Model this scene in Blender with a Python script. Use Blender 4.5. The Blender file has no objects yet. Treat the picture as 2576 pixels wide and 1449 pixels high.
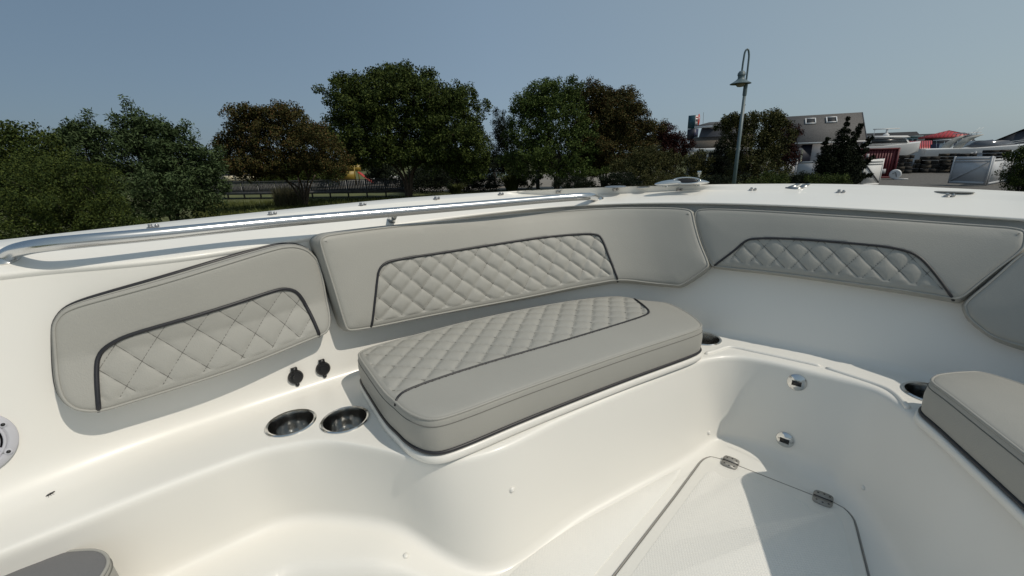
import bpy, bmesh, math, random
import numpy as np
from mathutils import Vector, Matrix
from mathutils.bvhtree import BVHTree
from mathutils.geometry import delaunay_2d_cdt

scene = bpy.context.scene
COL = scene.collection
rng = np.random.default_rng(7)

# ------------------------------------------------------------------ camera
EYE = np.array([0.0, 0.0, 3.0])          # eye height above the boatyard ground
PITCH, ROLL, FPX = 17.2, -1.8, 1075.0    # focal length for a 2576 px wide frame
th, ro = math.radians(PITCH), math.radians(ROLL)
FW = np.array([0, math.cos(th), -math.sin(th)])
R0 = np.array([1.0, 0, 0]); U0 = np.array([0, math.sin(th), math.cos(th)])
RT = R0 * math.cos(ro) + U0 * math.sin(ro)
UP = -R0 * math.sin(ro) + U0 * math.cos(ro)
cam_d = bpy.data.cameras.new("camera"); cam = bpy.data.objects.new("camera", cam_d); COL.objects.link(cam)
M = Matrix(((RT[0], UP[0], -FW[0], EYE[0]), (RT[1], UP[1], -FW[1], EYE[1]), (RT[2], UP[2], -FW[2], EYE[2]), (0, 0, 0, 1)))
cam.matrix_world = M
cam_d.sensor_width = 36.0; cam_d.lens = 36.0 * FPX / 2576.0
cam_d.clip_start = 0.05; cam_d.clip_end = 3000
scene.camera = cam

# ------------------------------------------------------------------ sun and sky
SUN = np.array([0.728, -0.402, 1.0]); SUN /= np.linalg.norm(SUN)
sun_el = math.asin(SUN[2]); sun_az = math.atan2(SUN[0], SUN[1])
w = bpy.data.worlds.new("World"); scene.world = w; w.use_nodes = True
nt = w.node_tree; bg = nt.nodes["Background"]
sky = nt.nodes.new("ShaderNodeTexSky"); sky.sky_type = 'NISHITA'; sky.sun_disc = False
sky.sun_elevation = sun_el; sky.sun_rotation = sun_az
sky.air_density = 1.0; sky.dust_density = 1.0; sky.ozone_density = 3.0; sky.altitude = 0
# hazy summer air: the clear-sky model is veiled by a pale haze that brightens towards the sun's side
tc = nt.nodes.new("ShaderNodeTexCoord"); dp = nt.nodes.new("ShaderNodeVectorMath"); dp.operation = 'DOT_PRODUCT'
hl = math.hypot(SUN[0], SUN[1]); dp.inputs[1].default_value = (SUN[0]/hl, SUN[1]/hl, 0)
mr = nt.nodes.new("ShaderNodeMapRange"); mr.inputs["From Min"].default_value = -1; mr.inputs["From Max"].default_value = 1
rp = nt.nodes.new("ShaderNodeValToRGB"); el = rp.color_ramp.elements; el.new(.25); el.new(.67)
for k_, (p_, c_) in enumerate(((0, (.115, .186, .262)), (.25, (.225, .322, .425)), (.67, (.340, .430, .470)), (1, (.42, .48, .49)))): el[k_].position = p_; el[k_].color = (*c_, 1)
sc_n = nt.nodes.new("ShaderNodeVectorMath"); sc_n.operation = 'SCALE'; sc_n.inputs["Scale"].default_value = 13.6
mx = nt.nodes.new("ShaderNodeMix"); mx.data_type = 'RGBA'; mx.inputs["Factor"].default_value = 0.7
hsv = nt.nodes.new("ShaderNodeHueSaturation"); hsv.inputs["Saturation"].default_value = 0.75
nt.links.new(tc.outputs["Generated"], dp.inputs[0]); nt.links.new(dp.outputs["Value"], mr.inputs["Value"]); nt.links.new(mr.outputs[0], rp.inputs["Fac"])
nt.links.new(rp.outputs["Color"], sc_n.inputs[0]); nt.links.new(sky.outputs[0], hsv.inputs["Color"])
nt.links.new(hsv.outputs[0], mx.inputs["A"]); nt.links.new(sc_n.outputs[0], mx.inputs["B"]); nt.links.new(mx.outputs["Result"], bg.inputs[0])
bg.inputs[1].default_value = 0.10
sl = bpy.data.lights.new("sun", 'SUN'); sl.energy = 3.35; sl.angle = math.radians(0.5); sl.color = (1.0, 0.925, 0.80)
so = bpy.data.objects.new("sun", sl); COL.objects.link(so)
so.rotation_euler = Vector(SUN).to_track_quat('Z', 'Y').to_euler(); so.location = (20, -12, 30)
vs = scene.view_settings; vs.view_transform = 'Standard'; vs.look = 'None'; vs.gamma = 1; vs.use_curve_mapping = False
vs.exposure = -0.45
scene.cycles.max_bounces = 8

# ------------------------------------------------------------------ helpers
def ray(x, y):
    return FW + RT * (x - 1288) / FPX + UP * (724 - y) / FPX
ZB = 1.97                                   # boat datum: boat z + ZB = world z
def P(x, y, z):                             # sight line through a photo point met with the level z (world)
    d = ray(x, y); return EYE + d * ((z - EYE[2]) / d[2])
def PB(x, y, z): return P(x, y, z + ZB)
def AT(x, y, Y):                            # point on the sight line at forward distance Y
    d = ray(x, y); return EYE + d * (Y / d[1])

def tag(o, label=None, cat=None, group=None, kind=None):
    if label: o["label"] = label
    if cat: o["category"] = cat
    if group: o["group"] = group
    if kind: o["kind"] = kind
    return o
def empty(name, loc, label=None, cat=None, group=None):
    o = bpy.data.objects.new(name, None); COL.objects.link(o); o.location = loc; o.empty_display_size = 0.2
    return tag(o, label, cat, group)
def setmesh(me, v, f):
    """v (n,3); f list of index tuples or an (m,k) array"""
    v = np.asarray(v, dtype=np.float32)
    if isinstance(f, np.ndarray):
        k = f.shape[1]; flat = f.astype(np.int32).ravel(); ls = np.arange(len(f), dtype=np.int32) * k
    else:
        flat = np.fromiter((i for t in f for i in t), dtype=np.int32)
        ln = np.fromiter((len(t) for t in f), dtype=np.int32); ls = np.concatenate([[0], np.cumsum(ln)[:-1]]).astype(np.int32)
    me.vertices.add(len(v)); me.vertices.foreach_set("co", v.ravel())
    me.loops.add(len(flat)); me.loops.foreach_set("vertex_index", flat)
    me.polygons.add(len(ls)); me.polygons.foreach_set("loop_start", ls)
    me.update(calc_edges=True); me.validate()
def mesh(name, v, f, mat, parent=None, smooth=True, angle=None):
    me = bpy.data.meshes.new(name); setmesh(me, v, f)
    if mat: me.materials.append(mat)
    if smooth: me.shade_smooth()
    if smooth and angle: me.set_sharp_from_angle(angle=math.radians(angle))
    o = bpy.data.objects.new(name, me); COL.objects.link(o)
    if parent is not None:
        o.parent = parent
        o.matrix_parent_inverse = Matrix.Translation(-parent_world(parent))
    return o
def parent_world(p):
    if p.parent is None: return Vector(p.location)
    return parent_world(p.parent)+p.matrix_parent_inverse.translation+Vector(p.location)
class MB:                                    # collects shapes, then links them as one mesh object
    def __init__(s): s.v = []; s.f = []; s.n = 0
    def add(s, v, f):
        s.v.append(np.asarray(v, float)); s.f += [tuple(int(i) + s.n for i in t) for t in f]; s.n += len(v); return s
    def box(s, c, h, rz=0.0, ax=None):       # centre, half sizes
        c = np.asarray(c, float)
        A = np.array([[math.cos(rz), math.sin(rz), 0], [-math.sin(rz), math.cos(rz), 0], [0, 0, 1]]) if ax is None else np.asarray(ax)
        v = [c + A[0]*h[0]*i + A[1]*h[1]*j + A[2]*h[2]*k for i in (-1, 1) for j in (-1, 1) for k in (-1, 1)]
        return s.add(v, [(0,1,3,2),(4,6,7,5),(0,4,5,1),(2,3,7,6),(0,2,6,4),(1,5,7,3)])
    def bar(s, a, b, w, h, up=(0, 0, 1)):    # box from a to b
        a = np.asarray(a, float); b = np.asarray(b, float); d = b - a; L = np.linalg.norm(d); d = d / L
        u = np.asarray(up, float); x = np.cross(d, u); x /= np.linalg.norm(x) + 1e-9; y = np.cross(x, d)
        return s.box((a + b) / 2, (L/2, w/2, h/2), ax=(d, x, y))
    def tube(s, pts, r, n=8, closed=False, cap=True):
        v, f = tube_geo(pts, r, n, closed, cap); return s.add(v, f)
    def lathe(s, prof, c, n=16, ax=None):    # prof list of (r, z)
        v = []; f = []
        A = np.eye(3) if ax is None else np.asarray(ax)
        for r, z in prof:
            for k in range(n):
                t = 2*math.pi*k/n; v.append(np.asarray(c) + A[0]*r*math.cos(t) + A[1]*r*math.sin(t) + A[2]*z)
        for i in range(len(prof)-1):
            for k in range(n):
                a = i*n+k; b = i*n+(k+1) % n; f.append((a, b, b+n, a+n))
        f.append(tuple(range(n))[::-1]); f.append(tuple(range((len(prof)-1)*n, len(prof)*n)))
        return s.add(v, f)
    def prism(s, poly, a, b):                # poly list of 3D points, extruded from +a to +b (vectors)
        n = len(poly); p = np.asarray(poly, float); v = list(p + np.asarray(a)) + list(p + np.asarray(b))
        return s.add(v, [tuple(range(n))[::-1], tuple(range(n, 2*n))] + [(i, (i+1) % n, (i+1) % n + n, i+n) for i in range(n)])
    def build(s, name, mat, parent=None, smooth=False, angle=None):
        return mesh(name, np.concatenate(s.v), s.f, mat, parent, smooth, angle)
def tube_geo(pts, r, n=8, closed=False, cap=True):
    p = np.asarray(pts, float); m = len(p)
    rr = np.broadcast_to(np.asarray(r, float), (m,))
    if closed: t = np.roll(p, -1, 0) - np.roll(p, 1, 0)
    else: t = np.gradient(p, axis=0)
    t /= np.linalg.norm(t, axis=1)[:, None] + 1e-12
    up = np.array([0.0, 0, 1]) if abs(t[0][2]) < 0.95 else np.array([1.0, 0, 0])
    v = []
    x = np.cross(t[0], up); x /= np.linalg.norm(x)
    for i in range(m):
        x = x - t[i] * (x @ t[i]); x /= np.linalg.norm(x) + 1e-12; y = np.cross(t[i], x)
        for k in range(n):
            a = 2*math.pi*k/n; v.append(p[i] + rr[i]*(x*math.cos(a) + y*math.sin(a)))
    f = []
    for i in range(m if closed else m-1):
        for k in range(n):
            a = i*n+k; b = i*n+(k+1) % n; j = (i+1) % m; f.append((a, b, j*n+(k+1) % n, j*n+k))
    if cap and not closed: f.append(tuple(range(n))[::-1]); f.append(tuple(range((m-1)*n, m*n)))
    return v, f
def hermite(ks, vals, s):                    # smooth curve through knots (finite-difference tangents, limited)
    ks = np.asarray(ks, float); vals = np.asarray(vals, float); s = np.atleast_1d(np.asarray(s, float))
    h = np.diff(ks); d = np.diff(vals, axis=0) / h[:, None]
    m = np.empty_like(vals); m[0] = d[0]; m[-1] = d[-1]
    w1 = h[1:] / (h[1:] + h[:-1])
    m[1:-1] = d[:-1]*w1[:, None] + d[1:]*(1-w1)[:, None]
    i = np.clip(np.searchsorted(ks, s, side='right')-1, 0, len(ks)-2)
    t = ((s - ks[i]) / h[i])[:, None]; H = h[i][:, None]
    return (2*t**3-3*t**2+1)*vals[i] + (t**3-2*t**2+t)*H*m[i] + (-2*t**3+3*t**2)*vals[i+1] + (t**3-t**2)*H*m[i+1]
def spline(pts, n, closed=False):            # smooth resampled polyline through points
    p = np.asarray(pts, float)
    if closed: p = np.vstack([p, p[:1]])
    k = np.concatenate([[0], np.cumsum(np.linalg.norm(np.diff(p, axis=0), axis=1)**0.5 + 1e-9)])
    q = hermite(k, p, np.linspace(0, k[-1], n*4))
    c = np.concatenate([[0], np.cumsum(np.linalg.norm(np.diff(q, axis=0), axis=1))])
    s = np.linspace(0, c[-1], n+1)[:-1] if closed else np.linspace(0, c[-1], n)
    return np.stack([np.interp(s, c, q[:, j]) for j in range(p.shape[1])], 1)
def chaikin(p, it=2, closed=True):
    p = np.asarray(p, float)
    for _ in range(it):
        if closed:
            q = np.roll(p, -1, 0); p = np.stack([p*0.75+q*0.25, p*0.25+q*0.75], 1).reshape(-1, p.shape[1])
        else:
            a, b = p[:-1], p[1:]; m = np.stack([a*0.75+b*0.25, a*0.25+b*0.75], 1).reshape(-1, p.shape[1]); p = np.vstack([p[:1], m[1:-1], p[-1:]])
    return p
def resample(p, step, closed=False):
    p = np.asarray(p, float)
    if closed: p = np.vstack([p, p[:1]])
    c = np.concatenate([[0], np.cumsum(np.linalg.norm(np.diff(p, axis=0), axis=1))])
    n = max(3, int(c[-1]/step)); s = np.linspace(0, c[-1], n+1); s = s[:-1] if closed else s
    return np.stack([np.interp(s, c, p[:, j]) for j in range(p.shape[1])], 1)
def poly_dist(q, p, closed=True):            # distance from each q to polyline p
    a = p; b = np.roll(p, -1, 0)
    if not closed: a, b = p[:-1], p[1:]
    best = np.full(len(q), 1e9)
    for A, B in zip(a, b):
        d = B-A; t = np.clip(((q-A) @ d)/(d @ d+1e-15), 0, 1); e = q-(A+t[:, None]*d); best = np.minimum(best, np.sqrt((e*e).sum(1)))
    return best
def inside(q, p):
    x, y = q[:, 0], q[:, 1]; c = np.zeros(len(q), bool)
    for (x1, y1), (x2, y2) in zip(p, np.roll(p, -1, 0)):
        m = ((y1 > y) != (y2 > y)) & (x < (x2-x1)*(y-y1)/(y2-y1+1e-15)+x1); c ^= m
    return c
def ccw(p):
    x, y = p[:, 0], p[:, 1]; a = (x*np.roll(y, -1)-np.roll(x, -1)*y).sum(); return p if a > 0 else p[::-1]
def inset(p, d):
    t = np.roll(p, -1, 0)-np.roll(p, 1, 0); t /= np.linalg.norm(t, axis=1)[:, None]+1e-12
    return p + np.stack([-t[:, 1], t[:, 0]], 1)*d
def fill(poly, step, extra=None):            # triangulated inside of poly with a regular grid of inner points
    lo, hi = poly.min(0), poly.max(0)
    gx, gy = np.meshgrid(np.arange(lo[0], hi[0], step), np.arange(lo[1], hi[1], step)); g = np.stack([gx.ravel(), gy.ravel()], 1)
    g[:, 0] += (np.round((g[:, 1]-lo[1])/step) % 2)*step/2
    g = g[inside(g, poly)]; g = g[poly_dist(g, poly) > step*0.6]
    n = len(poly); pts = [Vector(p) for p in np.vstack([poly, g])]
    vo, _, fo, _, _, _ = delaunay_2d_cdt(pts, [(i, (i+1) % n) for i in range(n)], [], 1, 1e-7)
    return np.array([tuple(x) for x in vo]), [tuple(t) for t in fo]

# ------------------------------------------------------------------ materials
def mat(name, col, rough=0.5, metal=0.0, var=0.0, vscale=8.0, bump=0.0, bscale=60.0, coat=0.0, spec=0.5, col2=None, detail=4):
    m = bpy.data.materials.new(name); m.use_nodes = True; n = m.node_tree.nodes; l = m.node_tree.links; b = n["Principled BSDF"]
    b.inputs["Base Color"].default_value = (*col, 1); b.inputs["Roughness"].default_value = rough; b.inputs["Metallic"].default_value = metal
    b.inputs["Specular IOR Level"].default_value = spec
    if coat: b.inputs["Coat Weight"].default_value = coat; b.inputs["Coat Roughness"].default_value = 0.16
    tc = n.new("ShaderNodeTexCoord")
    if var or col2:
        t = n.new("ShaderNodeTexNoise"); t.inputs["Scale"].default_value = vscale; t.inputs["Detail"].default_value = detail
        l.new(tc.outputs["Object"], t.inputs["Vector"])
        r = n.new("ShaderNodeValToRGB"); e = r.color_ramp.elements
        e[0].position = 0.3; e[1].position = 0.7
        c2 = col2 if col2 else tuple(min(1, c*(1+var)) for c in col); c1 = col if col2 else tuple(c*(1-var) for c in col)
        e[0].color = (*c1, 1); e[1].color = (*c2, 1)
        l.new(t.outputs["Fac"], r.inputs["Fac"]); l.new(r.outputs["Color"], b.inputs["Base Color"])
    if bump:
        t = n.new("ShaderNodeTexNoise"); t.inputs["Scale"].default_value = bscale; t.inputs["Detail"].default_value = 3
        l.new(tc.outputs["Object"], t.inputs["Vector"])
        k = n.new("ShaderNodeBump"); k.inputs["Strength"].default_value = bump; k.inputs["Distance"].default_value = 0.002
        l.new(t.outputs["Fac"], k.inputs["Height"]); l.new(k.outputs["Normal"], b.inputs["Normal"])
    return m
GEL = mat("white_gelcoat", (0.775, 0.757, 0.712), 0.42, var=0.02, vscale=1.5, coat=0.14)
VINYL = mat("grey_vinyl", (0.345, 0.338, 0.31), 0.5, spec=0.3, var=0.035, vscale=5, bump=0.25, bscale=420)
PIPE = mat("dark_piping", (0.018, 0.018, 0.022), 0.45)
SEAM = mat("seam_thread", (0.15, 0.147, 0.135), 0.7)
VINYLD = mat("dark_top_vinyl", (0.145, 0.145, 0.15), 0.5, var=0.05, vscale=5, bump=0.25, bscale=420)  # darker tone for the top face of the console cushion
STEEL = mat("stainless_steel", (0.66, 0.66, 0.65), 0.13, 1.0)
STEELR = mat("polished_rail_steel", (0.62, 0.625, 0.63), 0.22, 1.0)
SATIN = mat("brushed_steel", (0.42, 0.41, 0.40), 0.34, 1.0, var=0.1, vscale=60)
BLACK = mat("black_plastic", (0.012, 0.012, 0.013), 0.35)
SILVER = mat("silver_plastic", (0.50, 0.50, 0.54), 0.5)
HINGE = mat("cast_hinge_steel", (.30, .29, .27), .45, .2, var=.08, vscale=80)
GASKET = mat("gasket_rubber", (0.27, 0.255, 0.235), 0.7)
def nonskid_mat():
    m = mat("nonskid_gelcoat", (0.79, 0.775, 0.735), 0.42, var=0.025, vscale=3)
    n = m.node_tree.nodes; l = m.node_tree.links; b = n["Principled BSDF"]; tc = n.new("ShaderNodeTexCoord")
    mp = n.new("ShaderNodeMapping"); mp.inputs["Rotation"].default_value = (0, 0, math.radians(12)); mp.inputs["Scale"].default_value = (170, 170, 170)
    v = n.new("ShaderNodeTexVoronoi"); v.distance = 'CHEBYCHEV'; v.inputs["Randomness"].default_value = 0.08; v.inputs["Scale"].default_value = 1.0
    l.new(tc.outputs["Object"], mp.inputs["Vector"]); l.new(mp.outputs["Vector"], v.inputs["Vector"])
    k = n.new("ShaderNodeBump"); k.inputs["Strength"].default_value = 0.5; k.inputs["Distance"].default_value = 0.002; k.invert = True
    l.new(v.outputs["Distance"], k.inputs["Height"]); l.new(k.outputs["Normal"], b.inputs["Normal"])
    return m
NONSKID = nonskid_mat()

# ------------------------------------------------------------------ the boat: frame and curves
BM = np.array([0.81, 1.087]); BA = np.array([0.67, 0.74]); BA /= np.linalg.norm(BA); BL = np.array([-BA[1], BA[0]])
def b2w(ax, lat, z): return np.array([*(BM + BA*ax + BL*lat), z+ZB])
def curve(items):
    """items: (s, 'p', px, py, z) or (s, 'b', ax, lat, z) -> knots, points"""
    ks = [i[0] for i in items]
    return np.array(ks), np.array([PB(i[2], i[3], i[4]) if i[1] == 'p' else b2w(*i[2:5]) for i in items])
p, b = 'p', 'b'
C0 = curve([(-5, b, -3.4, 1.25, .89), (1, p, 0, 604, .898), (1.6, p, 145, 587, .899), (2.9, p, 511, 547.5, .900), (4, p, 820, 516, .903), (5, p, 1100, 491, .905),
            (6, p, 1523, 470, .907), (6.4, p, 1677, 466, .908), (6.8, p, 1831, 462, .909), (7.1, p, 2034, 460.5, .910), (7.4, p, 2184, 462, .911),
            (7.7, p, 2327, 470, .907), (8, p, 2450, 475, .904), (8.4, p, 2576, 482, .901), (9.2, b, .15, -.70, .90), (10, b, -.385, -1.09, .895), (11, b, -1.05, -1.22, .89), (19, b, -3.4, -1.26, .88)])
C1 = curve([(-5, b, -3.4, 1.16, .885), (1, p, 0, 622, .893), (1.6, p, 145, 603, .894), (2.9, p, 511, 560, .896), (4, p, 820, 526, .898), (5, p, 1129, 498, .900),
            (6, p, 1510, 478, .889), (6.4, p, 1677, 477, .889), (6.8, p, 1831, 477.5, .889), (7.1, p, 2000, 481, .889), (7.4, p, 2140, 486, .888),
            (7.7, p, 2275, 493, .886), (8, p, 2450, 500.5, .883), (8.4, p, 2576, 505, .881), (9.2, b, .01, -.62, .89), (10, b, -.42, -.99, .888), (11, b, -1.08, -1.13, .88), (19, b, -3.4, -1.17, .87)])
C2 = curve([(-5, b, -3.4, 1.09, .845), (1, p, 0, 684, .855), (1.6, p, 145, 674, .853), (2.9, p, 500, 640, .847), (4, p, 800, 592, .846), (5, p, 1129, 546, .850),
            (6, p, 1510, 511, .857), (6.4, p, 1677, 508, .864), (6.8, p, 1831, 509, .868), (7.1, p, 2000, 515, .868), (7.4, p, 2140, 522, .867),
            (7.7, p, 2275, 531, .859), (8, p, 2392, 539, .856), (8.4, p, 2576, 549, .853), (9.2, b, .03, -.62, .845), (10, b, -.46, -.95, .842), (11, b, -1.08, -1.05, .84), (19, b, -3.4, -1.10, .83)])
C3 = curve([(-5, b, -3.4, 1.06, .45), (1, b, -1.512, .984, .45), (2, b, -1.30, 1.005, .45), (3, b, -1.12, .985, .45), (4, b, -.95, .958, .45), (4.5, b, -.76, .925, .45), (5, b, -.45, .83, .45),
            (5.6, b, -.08, .58, .45), (6, b, .02, .42, .45), (6.4, b, .058, .287, .45), (6.8, b, .06, .14, .45), (7.2, b, .078, -.03, .45), (7.6, b, .083, -.21, .45),
            (8, b, .07, -.33, .45), (8.6, b, -.04, -.50, .45), (9.2, b, -.26, -.68, .45), (10, b, -.60, -.82, .45), (11, b, -1.05, -.94, .45), (19, b, -3.4, -1.02, .45)])
CR = curve([(-5, b, -3.4, .94, .45), (1, b, -1.51, .844, .45), (2, b, -1.25, .81, .45), (2.8, b, -1.116, .769, .45), (3.3, b, -1.036, .702, .45), (3.7, b, -.974, .578, .45),
            (4, b, -.936, .478, .45), (4.3, b, -.862, .420, .45), (5, b, -.606, .352, .45), (5.6, b, -.265, .251, .45), (6, b, -.145, .208, .45), (6.3, b, -.082, .158, .45),
            (6.6, b, -.058, .10, .45), (7, b, -.047, -.013, .45), (7.4, b, -.045, -.129, .45), (7.7, b, -.068, -.180, .45), (8, b, -.132, -.225, .45), (8.4, b, -.20, -.265, .45),
            (9, b, -.302, -.32, .45), (9.5, b, -.39, -.37, .45), (10, b, -.606, -.45, .45), (10.5, b, -.86, -.52, .45), (11, b, -.98, -.66, .45), (11.6, b, -1.25, -.86, .45), (19, b, -3.4, -.94, .45)])
ZF = .17
CF = curve([(-5, b, -3.4, .96, .245), (1, b, -1.52, .862, .245), (2, b, -1.25, .822, .245), (2.8, b, -1.105, .775, .245), (3.3, b, -1.03, .685, .243), (3.7, b, -.958, .568, .235),
            (4, b, -.924, .468, .20), (4.3, b, -.878, .395, ZF), (5, b, -.60, .32, ZF), (5.6, b, -.251, .205, ZF), (6, b, -.10, .168, ZF), (6.3, b, -.075, .13, ZF),
            (6.6, b, -.068, .08, ZF), (7, b, -.075, -.02, ZF), (7.4, b, -.095, -.09, ZF), (7.7, b, -.112, -.14, ZF), (8, b, -.17, -.195, ZF), (8.4, b, -.25, -.238, ZF),
            (9, b, -.34, -.275, ZF), (9.5, b, -.43, -.32, ZF), (10, b, -.64, -.40, ZF), (10.5, b, -.90, -.46, ZF), (11, b, -1.02, -.58, ZF), (11.6, b, -1.30, -.74, ZF), (19, b, -3.4, -.83, ZF)])
SS = np.concatenate([np.linspace(-5, 1, 12)[:-1], np.linspace(1, 10, 190), np.linspace(10, 19, 60)[1:]])
K0, K1, K2, K3, KR, KF = (hermite(*c, SS) for c in (C0, C1, C2, C3, CR, CF))
def fair(k, n=5, sel=None):                   # light fairing of a curve, ends kept
    for _ in range(n):
        m_ = k.copy(); m_[1:-1] = k[:-2]*.25+k[1:-1]*.5+k[2:]*.25; k = m_ if sel is None else k*(1-sel)+m_*sel
    return k
K0, K1, K2, K3 = (fair(k, 60) for k in (K0, K1, K2, K3)); KR, KF = fair(KR, 4), fair(KF, 4)
def outward(k):                              # horizontal outward normals along a curve
    t = np.gradient(k, axis=0); n = np.stack([-t[:, 1], t[:, 0], 0*t[:, 0]], 1); n /= np.linalg.norm(n, axis=1)[:, None]
    return n
N2 = outward(K2); N0 = outward(K0)
recess = np.interp(SS, [0, 4.8, 6.2, 9, 13], [.004, .006, .05, .05, .03])[:, None]
KW = K2 + N2*recess - np.array([0, 0, .012])
def wall(si, v):                             # si float index into SS, v 0..1
    i = np.clip(np.floor(si).astype(int), 0, len(SS)-2); f = (si-i)[:, None]
    a = K3[i]*(1-f)+K3[i+1]*f; c = KW[i]*(1-f)+KW[i+1]*f
    return a*(1-v[:, None])+c*v[:, None]
def bez(a, c, d, n): 
    t = np.linspace(0, 1, n)
    return [a*(1-x)**2 + c*2*x*(1-x) + d*x**2 for x in t]
def grid(rows):                              # rows: list of (n,3) arrays
    r = len(rows); n = len(rows[0]); v = np.concatenate(rows); j, i = np.meshgrid(np.arange(r-1), np.arange(n-1), indexing='ij')
    a = (j*n+i).ravel(); return v, np.stack([a, a+1, a+1+n, a+n], 1)
boat = empty("motorboat", (0, 0, ZB-0.9), "white centre console boat seen from its bow seating, grey cushions all round the cockpit", "boat")
# hull outside, gunwale cap, coaming face, liner
down = np.array([0, 0, -1.0])
rub = K0 + N0*.025 + down*.06
keel = np.stack([b2w(max(-3.4, min(.55, q @ np.array([*BA, 0]) - BM @ BA))-.25*0, 0, -.75) for q in K0])
chine = rub*0.45 + keel*0.55 + np.array([0, 0, .12]) + N0*.30
rows = [rub] + bez(rub, rub*.6+chine*.4+N0*.05, chine, 7)[1:] + bez(chine, chine*.5+keel*.5, keel, 4)[1:]
v, f = grid(rows); mesh("hull", v, f[:, ::-1], GEL, boat)
cap_rows = [rub, rub + np.array([0, 0, .02])] + bez(K0+N0*.014+down*.03, K0+N0*.012, K0, 5) + [K0*.5+K1*.5] + bez(K1*.97+K0*.03, K1, K1*.94+K2*.06, 5) + [K1*.6+K2*.4, K1*.2+K2*.8] + \
    bez(K2*.94+K1*.06, K2, K2*.85+KW*.15-np.array([0, 0, .004]), 4) + [KW]
v, f = grid(cap_rows); mesh("gunwale_cap", v, f[:, ::-1], GEL, boat)
# inner liner: wall, shelf, footwell side
def mixk(a, c, t): return a*(1-t)+c*t
def along(a, c, d):                          # point d metres from a towards c
    e = c-a; L = np.linalg.norm(e, axis=1)[:, None]; return a+e*np.minimum(d/L, .45)
fr = np.interp(SS, [0, 3, 4.5, 6, 13], [.10, .075, .04, .035, .03])[:, None]
liner = [KW] + [mixk(KW, along(K3, KW, fr*.8), t) for t in (.25, .5, .75)] + bez(along(K3, KW, fr*.8), K3, along(K3, KR, fr*.7), 9)
rr = np.interp(SS, [0, 3.4, 4.2, 13], [.019, .019, .014, .014])[:, None]
ra, rb = along(KR, K3, rr), along(KR, KF, rr*1.15)
liner += [mixk(liner[-1], ra, t) for t in np.linspace(0, 1, 9)[1:-1]] + bez(ra, KR, rb, 7)
ff = np.interp(SS, [0, 4, 5, 5.6, 6.2, 6.6, 7.2, 8, 13], [.028, .028, .026, .022, .018, .03, .055, .05, .045])[:, None]
inn = -outward(KF)
fa = along(KF, KR, ff); fb = KF + inn*ff
liner += [mixk(rb, fa, t) for t in (.3, .65)] + bez(fa, KF, fb, 7)
pw = np.interp(SS, [1, 2.8, 3.3, 3.7, 4.2, 4.5], [.13, .12, .10, .075, .012, .003])[:, None]
pe = fb + inn*pw; zl = np.minimum(pe[:, 2], ZF+ZB); pd = pe+inn*.018; pd[:, 2] = zl
low = pe*1.0; low[:, 2] = zl; lowe = pe+inn*.004; lowe[:, 2] = zl*.9+pe[:, 2]*.1
liner += [fb+inn*pw*.5] + bez(fb+inn*np.maximum(pw-.03, pw*.6), pe, lowe, 6) + bez(lowe, low+inn*.006, pd, 4)[1:]
v, f = grid(liner)
# holes for the cup holders
CUPS = [PB(x, y, .45)[:2] for x, y in ((733, 1064), (868.5, 1056))] + [b2w(-.010, .264, 0)[:2], b2w(-.008, -.268, 0)[:2]]
def punch(v, f, R=.051):
    v = np.asarray(v); f = [tuple(int(i) for i in q) for q in f]; ctrf = np.array([v[list(q)].mean(0) for q in f]); out = v.copy()
    kill = np.zeros(len(f), bool); rims = []
    for grp in ((0, 1), (2,), (3,)):
        loc = set()
        for c_ in (CUPS[g] for g in grp):
            near = np.where((np.hypot(ctrf[:, 0]-c_[0], ctrf[:, 1]-c_[1]) < .3) & (np.abs(ctrf[:, 2]-.45-ZB) < .001))[0]
            for i in near:
                q = v[list(f[i])][:, :2]
                if inside(c_[None], q)[0] or poly_dist(c_[None], q)[0] < R+.004: kill[i] = True; loc.add(i)
        ed = {(a, b_) for i in loc for a, b_ in zip(f[i], f[i][1:]+f[i][:1])}
        bd = {a: b_ for (a, b_) in ed if (b_, a) not in ed}
        s = next(iter(bd)); loop = [s]
        while bd[loop[-1]] != s and len(loop) < 500: loop.append(bd[loop[-1]])
        rims.append(([CUPS[g] for g in grp], loop))
    keep = [q for q, k in zip(f, kill) if not k]
    for cs, loop in rims:
        n = len(loop); m = 40; pts = [Vector(out[i][:2]) for i in loop]; eds = [(i, (i+1) % n) for i in range(n)]
        for c_ in cs:
            k0 = len(pts); pts += [Vector((c_[0]+R*math.cos(2*math.pi*k/m), c_[1]+R*math.sin(2*math.pi*k/m))) for k in range(m)]
            eds += [(k0+i, k0+(i+1) % m) for i in range(m)]
        vo, _, fo, ov, _, _ = delaunay_2d_cdt(pts, eds, [], 1, 1e-7)
        base = len(out); out = np.vstack([out, [(x.x, x.y, .45+ZB) for x in vo]])
        mp = {k: (loop[o_[0]] if o_ and o_[0] < n else base+k) for k, o_ in enumerate(ov)}
        for t in fo:
            cc = sum((np.array(vo[i]) for i in t), np.zeros(2))/len(t)
            if any(np.hypot(*(cc-c_)) < R*.98 for c_ in cs): continue
            keep.append(tuple(mp[i] for i in t))
    return out, keep
v, f = punch(v, f[:, ::-1])
LINER = mesh("inner_liner", v, f, GEL, boat)
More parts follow.
